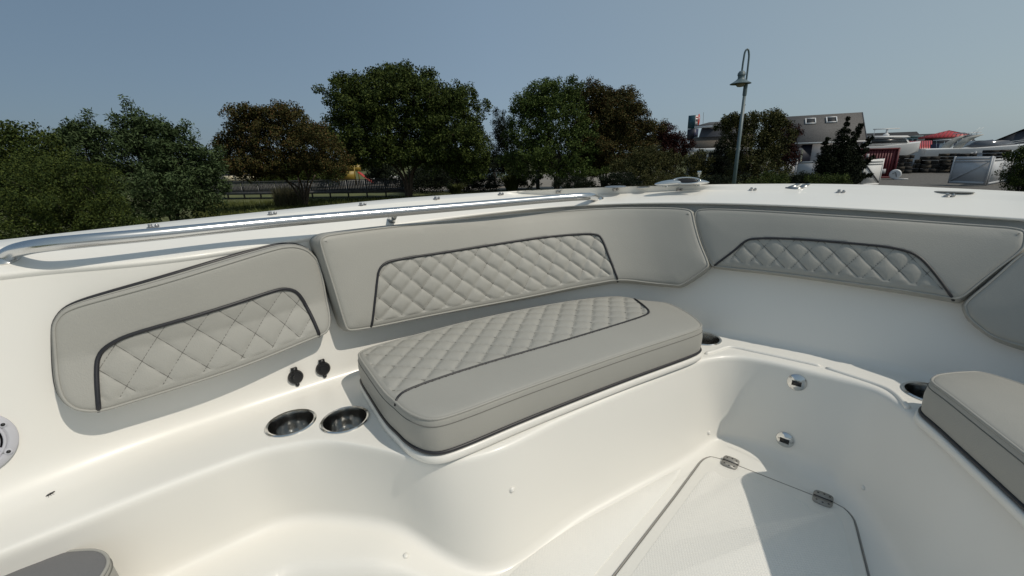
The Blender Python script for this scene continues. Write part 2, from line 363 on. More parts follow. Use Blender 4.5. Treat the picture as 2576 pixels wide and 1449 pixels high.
# cockpit sole
solep = KF[(SS > -4.98) & (SS < 18.98)][:, :2]
v2, f2 = fill(ccw(resample(solep, .03, True)), .25)
mesh("cockpit_sole", np.column_stack([v2, np.full(len(v2), ZF+ZB-.0006)]), f2, GEL, boat, smooth=False)
LB = BVHTree.FromPolygons([tuple(x) for x in v], [tuple(int(i) for i in q) for q in f])
def hit(x, y, bvh=None):                      # where the sight line through (x, y) meets the liner
    d = Vector(ray(x, y)).normalized(); h = (bvh or LB).ray_cast(Vector(EYE), d)
    return h
#%%CUSHIONS
# ------------------------------------------------------------------ cushions
NS = len(SS)
mid = wall(np.arange(NS, dtype=float)*0.9999, np.full(NS, .5))
UARC = np.concatenate([[0], np.cumsum(np.linalg.norm(np.diff(mid, axis=0), axis=1))])
HM = 0.40
def wall3(q, h):                              # (U, V) metres along / up the wall plus stand-off h -> point
    q = np.atleast_2d(q); h = np.broadcast_to(h, (len(q),))
    si = np.interp(q[:, 0], UARC, np.arange(NS)); v = q[:, 1]/HM
    e = 1.5
    p0 = wall(si, v); ds = wall(np.minimum(si+e, NS-1.001), v)-wall(np.maximum(si-e, 0), v); dv = wall(si, v+.05)-wall(si, v-.05)
    n = np.cross(ds, dv); n /= np.linalg.norm(n, axis=1)[:, None]
    return p0 + n*h[:, None]
VV = np.linspace(-.15, 1.15, 27)
_t = wall3(np.array([[UARC[100], .2]]), .1)[0]-wall3(np.array([[UARC[100], .2]]), 0)[0]
NSIGN = 1.0 if _t @ (EYE-mid[100]) > 0 else -1.0
def off_bvh(t):
    q = np.array([(UARC[i], v*HM) for i in range(NS) for v in VV]); pts = wall3(q, (t(q[:, 1]) if callable(t) else t)*NSIGN); m = len(VV)
    fs = [(i*m+j, (i+1)*m+j, (i+1)*m+j+1, i*m+j+1) for i in range(NS-1) for j in range(m-1)]
    return BVHTree.FromPolygons([tuple(x) for x in pts], fs), pts
def px2uv(px, t):
    bv, pts = off_bvh(t); m = len(VV); out = []
    for x, y in px:
        loc, no, idx, d = bv.ray_cast(Vector(EYE), Vector(ray(x, y)).normalized())
        if loc is None: continue
        i, j = divmod(idx, m-1); h = np.array(loc); a, b_, c_ = pts[i*m+j], pts[(i+1)*m+j], pts[i*m+j+1]
        fu = (h-a) @ (b_-a)/((b_-a) @ (b_-a)); fv = (h-a) @ (c_-a)/((c_-a) @ (c_-a))
        out.append((UARC[i]+fu*(UARC[i+1]-UARC[i]), (VV[j]+fv*(VV[j+1]-VV[j]))*HM))
    return np.array(out)
def smooth01(x): x = np.clip(x, 0, 1); return x*x*(3-2*x)
def cushion(root, to3, out, thick, r=.018, crown=.006, quilt=None, pipe=None, pipe_r=.0042, du=.06, dv=.06, depth=.0075, ang=0.0,
            edge_pipe=None, base_pipe=None, step=.016, qstep=.0046, org=None, bulge=.003, seam_r=.0020, topmat=None):
    out = ccw(resample(chaikin(out, 1), .008, True)); P0 = out
    Q = None
    if quilt is not None: Q = ccw(resample(quilt, .012, True))
    ca, sa = math.cos(ang), math.sin(ang)
    o = Q.mean(0) if (org is None and Q is not None) else (np.zeros(2) if org is None else np.asarray(org))
    def height(q, plain=False):
        d = poly_dist(q, P0)
        hh = thick - r + r*np.sqrt(np.clip(1-(np.clip(r-d, 0, r)/r)**2, 0, 1)) + crown*(1-np.exp(-np.maximum(d-r*.5, 0)/.05))
        if Q is not None and not plain:
            di = poly_dist(q, Q); ins = inside(q, Q); m = smooth01(di/.010)*ins
            u = (q[:, 0]-o[0])*ca+(q[:, 1]-o[1])*sa; w_ = -(q[:, 0]-o[0])*sa+(q[:, 1]-o[1])*ca
            a = np.abs(np.sin(math.pi*(u/du+w_/dv))); b_ = np.abs(np.sin(math.pi*(u/du-w_/dv)))
            sp_ = 1/math.sqrt(1/du**2+1/dv**2); dl = np.minimum(np.arcsin(a), np.arcsin(b_))/math.pi*sp_
            hh = hh + m*depth*(.55*np.sqrt(a*b_)+.45*(1-np.exp(-dl/.0042))-.72) - depth*.35*np.exp(-(di/.005)**2)*ins
        return hh
    rings = [(0.0, 0.0), (-bulge*.7, thick*.3), (-bulge, thick*.55), (0, thick-r)]
    arc = [(r*(1-math.cos(t)), thick-r+r*math.sin(t)) for t in np.linspace(0, math.pi/2, 6)[1:]]
    V = []; F = []; n = len(out)
    for d, h in rings+arc: V.append(to3(inset(out, d), h))
    nr = len(V)
    for k in range(nr-1):
        for i in range(n):
            a = k*n+i; b_ = k*n+(i+1) % n; F.append((a, b_, b_+n, a+n))
    last = inset(out, arc[-1][0])
    if Q is not None:                          # fine inner grid where the quilting is, coarse elsewhere
        lo, hi = last.min(0), last.max(0)
        gx, gy = np.meshgrid(np.arange(lo[0], hi[0], qstep), np.arange(lo[1], hi[1], qstep)); g = np.stack([gx.ravel(), gy.ravel()], 1)
        ok = inside(g, last)
        inq = inside(g, Q) | (poly_dist(g, Q) < .012)
        k = int(round(step/qstep)); co = ((np.arange(gx.shape[0]) % k == 0)[:, None] & (np.arange(gx.shape[1]) % k == 0)[None, :]).ravel()
        g = g[ok & (inq | co)]; g = g[poly_dist(g, last) > qstep*.6]
        vo, _, fo, _, _, _ = delaunay_2d_cdt([Vector(p_) for p_ in np.vstack([last, g])], [(i, (i+1) % n) for i in range(n)], [], 1, 1e-7)
        v2 = np.array([tuple(x) for x in vo]); f2 = [tuple(t) for t in fo]
    else: v2, f2 = fill(last, step)
    h2 = height(v2); h2[:n] = arc[-1][1]
    base = nr*n-n
    V.append(to3(v2[n:], h2[n:])); F2 = [tuple(base+i for i in t) for t in f2]
    if Q is not None:
        fcen = np.array([v2[list(t)].mean(0) for t in f2]); iq = inside(fcen, Q)
        allv = np.concatenate(V); pf = [t for t, k_ in zip(F2, iq) if k_]; ids = sorted({i for t in pf for i in t}); mp_ = {i: k_ for k_, i in enumerate(ids)}
        pan = mesh("quilted_panel", allv[ids], [tuple(mp_[i] for i in t) for t in pf], VINYL, root); bmp = bmesh.new(); bmp.from_mesh(pan.data)
        bmesh.ops.recalc_face_normals(bmp, faces=bmp.faces)
        bmp.to_mesh(pan.data); bmp.free(); pan.data.shade_smooth()
        F2 = [t for t, k_ in zip(F2, iq) if not k_]
    F += F2
    body = mesh("cushion_body", np.concatenate(V), F, VINYL, root)
    me = body.data
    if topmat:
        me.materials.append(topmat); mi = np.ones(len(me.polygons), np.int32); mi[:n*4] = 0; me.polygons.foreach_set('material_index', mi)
    bm = bmesh.new(); bm.from_mesh(me); bmesh.ops.recalc_face_normals(bm, faces=bm.faces); bm.to_mesh(me); bm.free(); me.shade_smooth()
    def tube(name, line, rad, m, dh=.0, nn=8, closed=False, hh=None):
        h = height(line, True)-.002 if hh is None else hh
        v, f = tube_geo(to3(line, h+dh), rad, nn, closed); return mesh(name, v, f, m, root)
    # welt along the top edge of the seam
    if edge_pipe is None: tube("edge_welt", inset(out, r*.22), .0028, VINYL, .0, 6, True, thick-r*.30)
    else: tube("edge_welt", inset(out, r*.10), edge_pipe, PIPE, 0, 8, True, thick-r*.62)
    tube("edge_stitching", inset(out, -.0006), .0012, SEAM, 0, 5, True, thick-r*1.35)
    if base_pipe: tube("base_welt", inset(out, -.001), base_pipe, PIPE, 0, 8, True, .004)
    if pipe is not None: tube("panel_piping", resample(pipe, .008), pipe_r, PIPE, .0022)
    if Q is not None:                          # quilting thread along both families of diagonals
        mb = MB(); lo, hi = Q.min(0)-o, Q.max(0)-o; R = np.abs(np.vstack([lo, hi])).max()*1.5
        L = math.hypot(du, dv)
        for sgn in (1, -1):
            kk = int(2*R/min(du, dv))+2
            for c in range(-kk, kk+1):
                t = np.arange(-R*1.6, R*1.6, .006)
                # line u/du + sgn*w/dv = c
                u = c*du/2 + t*du/L; w_ = sgn*(c*dv/2 - t*dv/L)
                q = np.stack([o[0]+u*ca-w_*sa, o[1]+u*sa+w_*ca], 1); ok = inside(q, Q)
                if ok.sum() < 4: continue
                idx = np.where(ok)[0]; q = q[idx[0]:idx[-1]+1]
                if not inside(q, Q).all(): q = q[inside(q, Q)]
                mb.tube(to3(q, height(q)+.0012), seam_r*.36, 4, cap=False)
        if mb.n: mb.build("quilt_stitching", SEAM, root)
    return height
def wall_to3(q, h): return wall3(q, np.asarray(h)*NSIGN)
def wedge(v): return np.interp(v, [.03, .24], [.100, .036])       # stand-off of the wedge shaped cushion up the wall
def wedge_to3(q, h): return wall3(q, np.asarray(h)*NSIGN*wedge(np.atleast_2d(q)[:, 1])/.07)
def wall_cushion(label, outline, t, quilt, pipe, nq, to3=None, **kw):
    tv = .07 if callable(t) else t
    o = chaikin(px2uv(outline, t), 2); qd = chaikin(px2uv(quilt, t), 2) if nq else None
    root = empty("backrest_cushion", wall3(o.mean(0), 0)[0], label, "cushion")
    if nq: 
        ext = qd.max(0)-qd.min(0); kw["du"] = ext[0]/nq[0]; kw["dv"] = ext[1]/nq[1]
    hf = cushion(root, to3 or wall_to3, o, tv, quilt=qd if nq else None, pipe=chaikin(px2uv(pipe, t), 2, False) if len(pipe) else None, **kw)
    return root, o, hf
q_small = [(250, 1036), (243, 920), (250, 888), (275, 865), (330, 838), (500, 790), (690, 730), (720, 727), (745, 737), (770, 775), (803, 849), (700, 889), (500, 961)]
wall_cushion("short grey backrest cushion with dark outer welt above the two black power sockets",
    [(126, 835), (130, 812), (150, 784), (185, 768), (250, 750), (400, 710), (550, 665), (690, 623), (735, 617), (765, 622), (785, 636), (805, 665), (830, 780), (833, 822), (822, 843), (805, 850), (700, 893), (500, 965), (330, 1018), (255, 1041), (200, 1040), (170, 1028), (145, 1000), (132, 940)],
    wedge, q_small, q_small[:11], (6.3, 1.95), to3=wedge_to3, pipe_r=.0042, base_pipe=.006, depth=.006)
q_long = [(932, 826), (945, 700), (950, 680), (965, 665), (990, 655), (1200, 622), (1480, 584), (1500, 585), (1512, 592), (1530, 640), (1555, 702), (1500, 713), (1300, 752), (1000, 814)]
wall_cushion("long grey backrest cushion with diamond quilted panel wrapping the bow corner behind the left seat",
    [(803, 622), (803, 603), (818, 593), (840, 588), (900, 580), (1000, 566), (1200, 545), (1400, 525), (1500, 517), (1600, 515), (1690, 517), (1733, 520), (1746, 532), (1752, 560), (1766, 610), (1783, 655), (1784, 672), (1722, 718), (1700, 718), (1650, 711), (1560, 704), (1500, 715), (1300, 755), (1000, 818), (890, 837), (872, 835), (866, 822), (835, 725)],
    .065, q_long, q_long[:11], (12.6, 3.0), pipe_r=.0034)
q_bow = [(1797, 668), (1850, 627), (1875, 603), (1895, 595), (2000, 598), (2200, 616), (2270, 626), (2310, 641), (2350, 680), (2405, 751), (2200, 719), (2000, 692)]
wall_cushion("wide grey bow backrest cushion with trapezoid quilted panel across the front",
    [(1746, 545), (1748, 528), (1765, 520), (1900, 523), (2100, 534), (2300, 549), (2480, 560), (2560, 566), (2590, 575), (2592, 610), (2576, 628), (2500, 692), (2424, 755), (2400, 751), (2200, 720), (2000, 693), (1800, 671), (1788, 664), (1766, 606)],
    .055, q_bow, q_bow[:10], (9.4, 1.75), pipe_r=.0034, depth=.0055)
wall_cushion("plain dark shaded grey backrest cushion at the right edge of the frame",
    [(2600, 622), (2580, 628), (2500, 697), (2428, 757), (2424, 772), (2440, 800), (2490, 845), (2530, 862), (2576, 875), (2700, 905), (2900, 950), (3000, 940), (3000, 660), (2800, 600)],
    .058, [], [], None)
# seat cushions lie level on the shelf
ZS = .472
def seat_to3(z0):
    return lambda q, h: np.column_stack([q, np.broadcast_to(np.asarray(h, float), (len(q),))+z0+ZB])
def seat(label, top, quilt, pipe, nq, ang, thick=.082, **kw):
    o = np.array(top); root = empty("seat_cushion", (*o.mean(0), ZS+ZB), label, "cushion")
    if nq:
        A = np.array([[math.cos(ang), math.sin(ang)], [-math.sin(ang), math.cos(ang)]]); e = (np.array(quilt) @ A.T); ext = e.max(0)-e.min(0)
        kw["du"] = ext[0]/nq[0]; kw["dv"] = ext[1]/nq[1]
    cushion(root, seat_to3(ZS), chaikin(o, 2), thick, quilt=chaikin(quilt, 2) if quilt else None, pipe=chaikin(pipe, 2, False) if pipe else None, ang=ang, base_pipe=.004, **kw)
    lid, lf = fill(ccw(resample(inset(ccw(resample(chaikin(o, 2), .01, True)), -.008), .012, True)), .08)
    return o
def px_xy(px, z): return [PB(x, y, z)[:2] for x, y in px]
ZT = ZS+.082
front = [(898, 892), (926, 932.5), (963, 985), (994, 1010), (1009, 1025), (1034, 1040.6), (1065, 1051.4), (1096, 1053), (1133, 1043.7), (1195, 1022), (1287, 986.6), (1406, 944), (1575, 885.4), (1686, 850), (1756, 827), (1770, 818), (1764, 808)]
back = [(1735, 785), (1685, 760), (1650, 756), (1612, 753), (1580, 745), (1540, 742), (1420, 755), (1200, 798), (1000, 850), (920, 873), (900, 884)]
seat_o = px_xy(front+back, ZT)
qs = [(904, 888), (926, 930), (963, 982), (992, 1006), (1009, 990.6), (1028, 982), (1071, 966.6), (1195, 926), (1287, 898.6), (1406, 864.6), (1575, 813), (1622, 797), (1633, 790), (1631, 781), (1600, 754), (1580, 747), (1540, 745), (1420, 758), (1200, 801), (1000, 853), (924, 875)]
pp = [(992, 1009), (1009, 990.6), (1028, 982), (1071, 966.6), (1195, 926), (1287, 898.6), (1406, 864.6), (1575, 813), (1622, 797), (1633, 790), (1631, 781), (1600, 754), (1590, 747)]
d_ = PB(1575, 885, ZT)-PB(1195, 1022, ZT); SANG = math.atan2(d_[1], d_[0])
SEAT_P = seat("long grey seat cushion with quilted back half on the left bench", seat_o, px_xy(qs, ZT), px_xy(pp, ZT), (12.5, 4.3), SANG, pipe_r=.0028, r=.014, crown=.005, depth=.008)
fr_r = px_xy([(2342, 946), (2339, 957), (2380, 985), (2450, 1040), (2576, 1138), (2700, 1236), (2900, 1400)], ZT)
bk_r = px_xy([(2478, 930), (2420, 931), (2360, 937)], ZT)
e1 = np.array(fr_r[-1]); e2 = np.array(bk_r[0])
SEAT_S = seat("plain grey seat cushion in shade on the right bench, cut by the right frame edge", fr_r + [tuple(e1-BL*.40), tuple(e1-BL*.44+BA*.3), tuple(e2-BL*.10-BA*.06)] + bk_r, None, None, None, 0, r=.012, crown=.010)
#%%ENDCUSH
#%%FITTINGS
# ------------------------------------------------------------------ boat fittings (parts of the boat)
cv, cf = grid(cap_rows)
CB = BVHTree.FromPolygons([tuple(x) for x in cv], [tuple(int(i) for i in q) for q in cf])
def both(x, y):
    a, c_ = hit(x, y), hit(x, y, CB)
    return min([h for h in (a, c_) if h[0] is not None], key=lambda h: h[3])
def frame_at(h):                              # point, axes (right, up, normal) on a surface hit
    n = np.array(h[1]); pt = np.array(h[0])
    if n @ (EYE-pt) < 0: n = -n
    x = np.cross(np.array([0, 0, 1.0]), n); x /= np.linalg.norm(x)+1e-9; y = np.cross(n, x)
    return pt, np.array([x, y, n])
# grab rail
rail_px = [(8, 648), (30, 634), (62, 624), (110, 616), (200, 606.5), (380, 590), (680, 560), (908, 540), (1200, 515.5), (1400, 498.5), (1470, 494), (1490, 494.5), (1502, 499.5)]
ks = [1.0, .975, .945, .92, .905, .90, .90, .90, .905, .915, .925, .955, 1.0]
rp = np.array([EYE+(np.array(both(x, y)[0])-EYE)*k for (x, y), k in zip(rail_px, ks)])
RAILP = spline(rp, 260)
rail = mesh("grab_rail", *tube_geo(RAILP, .0128, 32), STEELR, boat)
for k, nm in ((0, "rail_flange"), (259, "rail_flange")):
    pt, A = frame_at(both(*rail_px[0 if k == 0 else -1])); MB().lathe([(.024, -.004), (.024, .003), (.016, .008)], pt, 20, A).build(nm, STEEL, rail, True, 40)
i_ = np.argmin(np.abs([((q-EYE) @ RT)/((q-EYE) @ FW)*FPX+1288-992 for q in RAILP]))
st_end = np.array(both(985, 552)[0]); MB().tube(np.array([RAILP[i_]-np.array([0, 0, .006]), (RAILP[i_]+st_end)/2-np.array([0, 0, .006]), st_end]), [.008, .009, .013], 10).build("rail_standoff", STEEL, rail, True)
# snap fasteners along the cap
snaps = [(379, 571), (680, 538), (908, 514.6), (1095, 499), (1257, 488), (1402, 480), (1545, 473.5), (1706, 473.5), (1890, 475.5), (2110, 481.5), (2382, 491.5)]
s0 = None
for x, y in snaps:
    pt, A = frame_at(both(x, y+2))
    mb = MB().lathe([(.0075, 0), (.0075, .0015), (.0045, .003), (.0035, .006), (.0045, .0072), (.004, .0085)], pt, 10, A)
    tdir = np.cross(A[2], np.array([0, 0, 1.0])); mb.lathe([(.0045, .001), (.0045, .005), (.002, .008)], pt+A[0]*.012, 8, A)
    mb.build("snap_fastener", SATIN, boat, True, 40)
# pull-up cleat on the bow deck
c0 = PB(1715, 468, .907); cd = PB(1785, 466, .907)-PB(1647, 471, .907); cl = np.linalg.norm(cd); cx = cd/cl; cy = np.cross([0, 0, 1.0], cx)
def cleat():
    root = empty("deck_cleat", c0); root.parent = boat; root.matrix_parent_inverse = Matrix.Translation(-parent_world(boat))
    return root
mbc = MB(); n1, n2 = 28, 12
vv = []; L2, W2 = cl*.5, .024
for i in range(n1+1):
    t = -1+2*i/n1; wv = W2*max(.05, (1-abs(t)**2.6))**.55; hv = .011*max(.03, (1-abs(t)**3))**.6
    for k in range(n2):
        a_ = 2*math.pi*k/n2; vv.append(c0+cx*L2*t+cy*wv*math.cos(a_)+np.array([0, 0, 1])*(.010+hv*math.sin(a_)+.004*(1-t*t)))
ffc = [(i*n2+k, i*n2+(k+1) % n2, (i+1)*n2+(k+1) % n2, (i+1)*n2+k) for i in range(n1) for k in range(n2)]
CLEAT = mesh("deck_cleat", vv, ffc+[tuple(range(n2))[::-1], tuple(range(n1*n2, n1*n2+n2))], STEEL, boat)
toeye = EYE-c0; toeye[2] = 0; toeye /= np.linalg.norm(toeye)
hole_c = c0+cx*.015+toeye*.027+np.array([0, 0, .019])
nn_ = toeye*.8+np.array([0, 0, .6]); nn_ /= np.linalg.norm(nn_); hx = np.cross([0, 0, 1.0], nn_); hx /= np.linalg.norm(hx)
MB().lathe([(1, 0), (.8, .02), (.5, .03)], hole_c+nn_*.0, 20, np.array([hx*.040, np.cross(nn_, hx)*.0105, nn_*.15])).build("cleat_opening", BLACK, CLEAT, True)
MB().tube(np.array([hole_c+hx*.045*math.cos(t)+np.cross(nn_, hx)*.0125*math.sin(t)+nn_*.003 for t in np.linspace(0, 2*math.pi, 28)[:-1]]), .0028, 6, True).build("cleat_rim", STEEL, CLEAT, True)
for dx in (-.06, .06): MB().lathe([(.010, 0), (.010, .02)], c0+cx*dx, 10).build("cleat_post", STEEL, CLEAT, True, 40)
kn = c0+cx*(cl*.30)+np.array([0, 0, .03]); MB().lathe([(.004, 0), (.004, .008), (.008, .010), (.008, .018), (.005, .021)], kn, 12).build("cleat_knob", STEEL, CLEAT, True, 40)
# flush deck plates near the bow
def deck_disc(name, px, py, rx, ry, m, ang=0, z=.9065, lab=None):
    c_ = np.array(both(px, py)[0])+np.array([0, 0, .001])
    a_ = np.array([math.cos(ang), math.sin(ang), 0]); b_ = np.array([-math.sin(ang), math.cos(ang), 0])
    o = MB().lathe([(1, 0), (1, .6), (.93, 1), (.0, 1)], c_, 24, np.array([a_*rx, b_*ry, np.array([0, 0, .0022])])).build(name, m, boat, True, 40)
    if lab: o["label"] = lab
ba = math.atan2(BA[1], BA[0])
deck_disc("rod_holder", 1548, 470.5, .045, .038, SATIN, ba); deck_disc("rod_holder", 1618, 471.5, .03, .022, SATIN, ba)
deck_disc("fill_cap", 2400, 484, .040, .014, HINGE, ba+1.45)
def deck_quad(name, pts, m, dz=.003):
    v = []
    for x, y in pts: q = np.array(both(x, y)[0]); q[2] += dz; v.append(q)
    v = np.array(v); MB().prism(list(v), (0, 0, -.012), (0, 0, 0)).build(name, m, boat)
def q30(x, y): return ((3000+x/10.304)/1.565, (700+y/10.304)/1.565)
deck_quad("locker_hinge", [q30(1060, 385), q30(1400, 262), q30(1560, 262), q30(1290, 385)], SATIN)
deck_quad("locker_hinge", [q30(1520, 385), q30(1640, 285), q30(1970, 250), q30(1770, 385)], SATIN)
deck_quad("locker_latch", [q30(940, 415), q30(1400, 415), q30(1680, 430), q30(1400, 462)], SATIN, .004)
# cup holders let into the shelf
def cup(ctr):
    o = MB().lathe([(.0545, .0), (.055, .0025), (.0525, .0045), (.0485, .003), (.047, -.004), (.0455, -.06), (.0445, -.082), (.040, -.088), (.0, -.088)][::-1], ctr, 36).build("cup_holder", STEEL, boat, True, 50)
    me = o.data; bm = bmesh.new(); bm.from_mesh(me); bmesh.ops.delete(bm, geom=[f_ for f_ in bm.faces if len(f_.verts) > 4 and f_.calc_center_median().z > ctr[2]-.05], context='FACES'); bm.to_mesh(me); bm.free(); me.shade_smooth()
for c_ in CUPS: cup(np.array([c_[0], c_[1], .45+ZB]))
# capped power sockets
for x, y in ((743, 947), (812, 926)):
    pt, A = frame_at(both(x, y)); root = MB().lathe([(.0185, 0), (.0185, .006), (.016, .0095), (.0, .0105)], pt, 24, A).build("power_socket", BLACK, boat, True, 40)
    MB().box(pt+A[1]*.020+A[2]*.004, (.007, .006, .004), ax=A).build("hinge_tab", BLACK, root)
    MB().lathe([(.005, 0), (.005, .006), (.003, .008)], pt-A[1]*.021+A[2]*.001, 10, A).build("lift_tab", BLACK, root, True)
    MB().lathe([(.011, .0098), (.0105, .0118), (.0, .0122)], pt, 20, A).build("socket_cap", BLACK, root, True, 30)
# speaker at the aft end of the left side
SPS = .60
pt, A = frame_at(both(-80, 1122)); spk = MB().lathe([(.098, 0), (.098, .008), (.092, .014), (.080, .016), (.074, .012)], pt, 64, A*SPS)
SPK = spk.build("speaker", SILVER, boat, True, 40)
me = SPK.data; bm = bmesh.new(); bm.from_mesh(me); bmesh.ops.delete(bm, geom=[f_ for f_ in bm.faces if len(f_.verts) > 4], context='FACES'); bm.to_mesh(me); bm.free()
A = A*SPS
MB().lathe([(.078, .003), (.03, .006), (.0, .010)], pt, 40, A).build("speaker_cone", BLACK, SPK, True)
for k in range(6):
    t = k*math.pi/3+.42; d_ = A[0]*math.cos(t)+A[1]*math.sin(t); s2_ = -A[0]*math.sin(t)+A[1]*math.cos(t)
    MB().bar(pt+d_*.018+A[2]*.013, pt+d_*.084+A[2]*.013, .016*SPS, .006*SPS, up=A[2]).build("speaker_spoke", SILVER, SPK)
    MB().lathe([(.009, 0), (.009, .005), (.006, .006)], pt+d_*.0845+A[2]*.013, 12, A).build("screw_boss", SILVER, SPK, True, 40)
    MB().lathe([(.005, 0), (.005, .0016)], pt+d_*.0845+A[2]*.0185, 10, A).build("screw", BLACK, SPK)
for rr_ in (.058, .071): MB().tube(np.array([pt+(A[0]*math.cos(t)+A[1]*math.sin(t))*rr_+A[2]*.013 for t in np.linspace(0, 2*math.pi, 49)[:-1]]), .0045*SPS, 6, True).build("speaker_ring", SILVER, SPK, True)
# white lid under each seat cushion
def lid(o, z0, z1, out, name="seat_lid"):
    q = ccw(resample(chaikin(o, 2), .012, True)); n = len(q); prof = [(-out+.004, z0), (-out, z0+.003), (-out, z1-.005), (-out+.003, z1-.001), (-out+.007, z1), (.05, z1)]
    V = []; 
    for d, z in prof: V.append(np.column_stack([inset(q, d), np.full(n, z+ZB)]))
    F = [(k*n+i, k*n+(i+1) % n, (k+1)*n+(i+1) % n, (k+1)*n+i) for k in range(len(prof)-1) for i in range(n)]
    return mesh(name, np.concatenate(V), F, GEL, boat, True, 60)
lid(SEAT_P, .4505, .470, .006); lid(SEAT_S, .4505, .470, .008)
# raised drip bead along the shelf edge
for line in ([(1168, 1134), (1300, 1076), (1400, 1032), (1456, 1008)], [(1482, 997), (1600, 948), (1700, 904), (1752, 884)], [(1775, 890), (1800, 883), (1836, 873), (1900, 885), (2065, 921)], [(2080, 926), (2222, 974), (2250, 990), (2285, 1026)]):
    pts = spline(px_xy(line, .45), 40); pts = np.column_stack([pts, np.full(40, .450+ZB)]); pts[0, 2] -= .004; pts[-1, 2] -= .004
    mesh("drip_bead", *tube_geo(pts, .0065, 8), GEL, boat)
# latch plates on the forward bulkhead
for x, y, r_ in ((2005, 961, .0235), (1975, 1105, .0225)):
    pt, A = frame_at(both(x, y)); la = MB().lathe([(r_, 0), (r_, .003), (r_*.86, .0055), (0, .0058)], pt, 32, A).build("push_latch", STEEL, boat, True, 40)
    MB().box(pt+A[2]*.006-A[1]*.002, (.0115, .0068, .0006), ax=A).build("latch_slot", BLACK, la)
# small white screw plugs in the footwell sides
for x, y in ((1021, 1398), (1783, 1088), (2171, 1226), (1288, 1231)):
    pt, A = frame_at(both(x, y)); MB().lathe([(.0065, -.001), (.006, .0025), (.003, .0042), (0, .0046)], pt, 12, A).build("screw_plug", GEL, boat, True)
# floor hatch with its gasket, nonskid fields and hinges
zf = ZF+ZB
def flat(px, z): return np.array([PB(x, y, z) for x, y in px])
hp = [(1700, 1247), (1745, 1186), (1764, 1160), (1775, 1151), (1790, 1147), (1819, 1155), (1930, 1199), (2052, 1247), (2092, 1260), (2126, 1278), (2145, 1300), (2152, 1322), (2184, 1449), (2225, 1640), (2100, 1800), (1400, 1800), (1300, 1745), (1545, 1449)]
hq = ccw(resample(flat(hp, ZF+.006)[:, :2], .012, True)); n = len(hq)
prof = [(0, -.012), (0, .0025), (.0015, .0050), (.004, .0062)]
V = [np.column_stack([inset(hq, d), np.full(n, zf+z)]) for d, z in prof]; F = [(k*n+i, k*n+(i+1) % n, (k+1)*n+(i+1) % n, (k+1)*n+i) for k in range(3) for i in range(n)]
F.append(tuple(range(3*n, 4*n)))
HATCH = mesh("floor_hatch", np.concatenate(V), F, GEL, boat, True, 40); HATCH["label"] = "floor hatch with nonskid surface and two steel hinges"
mesh("hatch_gasket", *tube_geo(np.column_stack([inset(hq, -.0035), np.full(n, zf+.0010)]), .0023, 6, True), GASKET, HATCH)
def pad(name, px, z, parent):
    q = ccw(resample(chaikin(flat(px, z)[:, :2], 2), .012, True)); n = len(q)
    V = np.concatenate([np.column_stack([inset(q, d), np.full(n, z+ZB+h)]) for d, h in ((0, -.003), (0, .0006), (.0015, .0014))])
    F = [(k*n+i, k*n+(i+1) % n, (k+1)*n+(i+1) % n, (k+1)*n+i) for k in range(2) for i in range(n)]+[tuple(range(2*n, 3*n))]
    return mesh(name, V, F, NONSKID, parent, True, 40)
pad("nonskid_field", [(1756, 1216), (1778, 1188), (1795, 1180), (1812, 1200), (1850, 1206), (1868, 1192), (1900, 1205), (2025, 1258), (2035, 1282), (2068, 1296), (2092, 1283), (2112, 1300), (2122, 1325), (2150, 1449), (2180, 1600), (2080, 1740), (1480, 1740), (1420, 1690), (1597, 1432)], ZF+.0063, HATCH)
pad("nonskid_field", [(1706, 1178), (1716, 1177), (1692, 1216), (1597, 1325), (1490, 1452), (1330, 1650), (1150, 1600), (1275, 1449), (1400, 1346), (1577, 1250)], ZF+.001, boat)
hdir = PB(2052, 1247, ZF)-PB(1819, 1155, ZF); hdir[2] = 0; hdir /= np.linalg.norm(hdir); hn = np.cross([0, 0, 1.0], hdir)
SCR = [(-.012, .0145), (.001, .0175), (.013, .0145)]
for x, y in ((1837, 1163), (2070, 1254)):
    c_ = PB(x, y, ZF+.008); HG = None
    for sg in (1, -1):
        q = chaikin(np.array([(-.021, 0.0008), (.021, 0.0008), (.021, .016), (.015, .0245), (-.015, .0245), (-.021, .016)]), 1)
        poly = [c_+hdir*u+hn*v_*sg for u, v_ in q]
        if sg < 0: poly = poly[::-1]
        lf = MB().prism(poly, (0, 0, -.002), (0, 0, .0022)).build("hinge" if HG is None else "hinge_leaf", HINGE, boat if HG is None else HG)
        if HG is None: HG = lf
        for u, v_ in SCR: MB().lathe([(.0024, .0015), (.0022, .0027), (0, .0024)], c_+hdir*u+hn*v_*sg, 8).build("hinge_screw", PIPE, HG)
    MB().tube(np.array([c_-hdir*.020+np.array([0, 0, .0015]), c_+hdir*.020+np.array([0, 0, .0015])]), .0022, 6).build("hinge_pin", PIPE, HG)
# console seat cushion, low at the left
zc_ = .40
q_ = px_xy([(-260, 1500), (-100, 1452), (0, 1423), (71, 1400), (149, 1383), (208, 1378), (240, 1377), (262, 1383), (274, 1396), (276, 1412), (268, 1430), (253, 1452), (190, 1540), (-60, 1640), (-320, 1700)], zc_)
cu = empty("seat_cushion", (*np.mean(q_, 0), zc_+ZB-.12), "dark topped console seat cushion in the bottom left corner of the frame", "cushion")
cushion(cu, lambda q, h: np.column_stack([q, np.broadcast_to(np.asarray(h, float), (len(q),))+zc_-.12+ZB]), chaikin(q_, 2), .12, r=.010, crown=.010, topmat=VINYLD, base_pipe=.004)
ped = lid(q_, zc_-.24, zc_-.125, .012, "console_seat_base"); ped["label"] = "white moulded base under the console seat cushion"
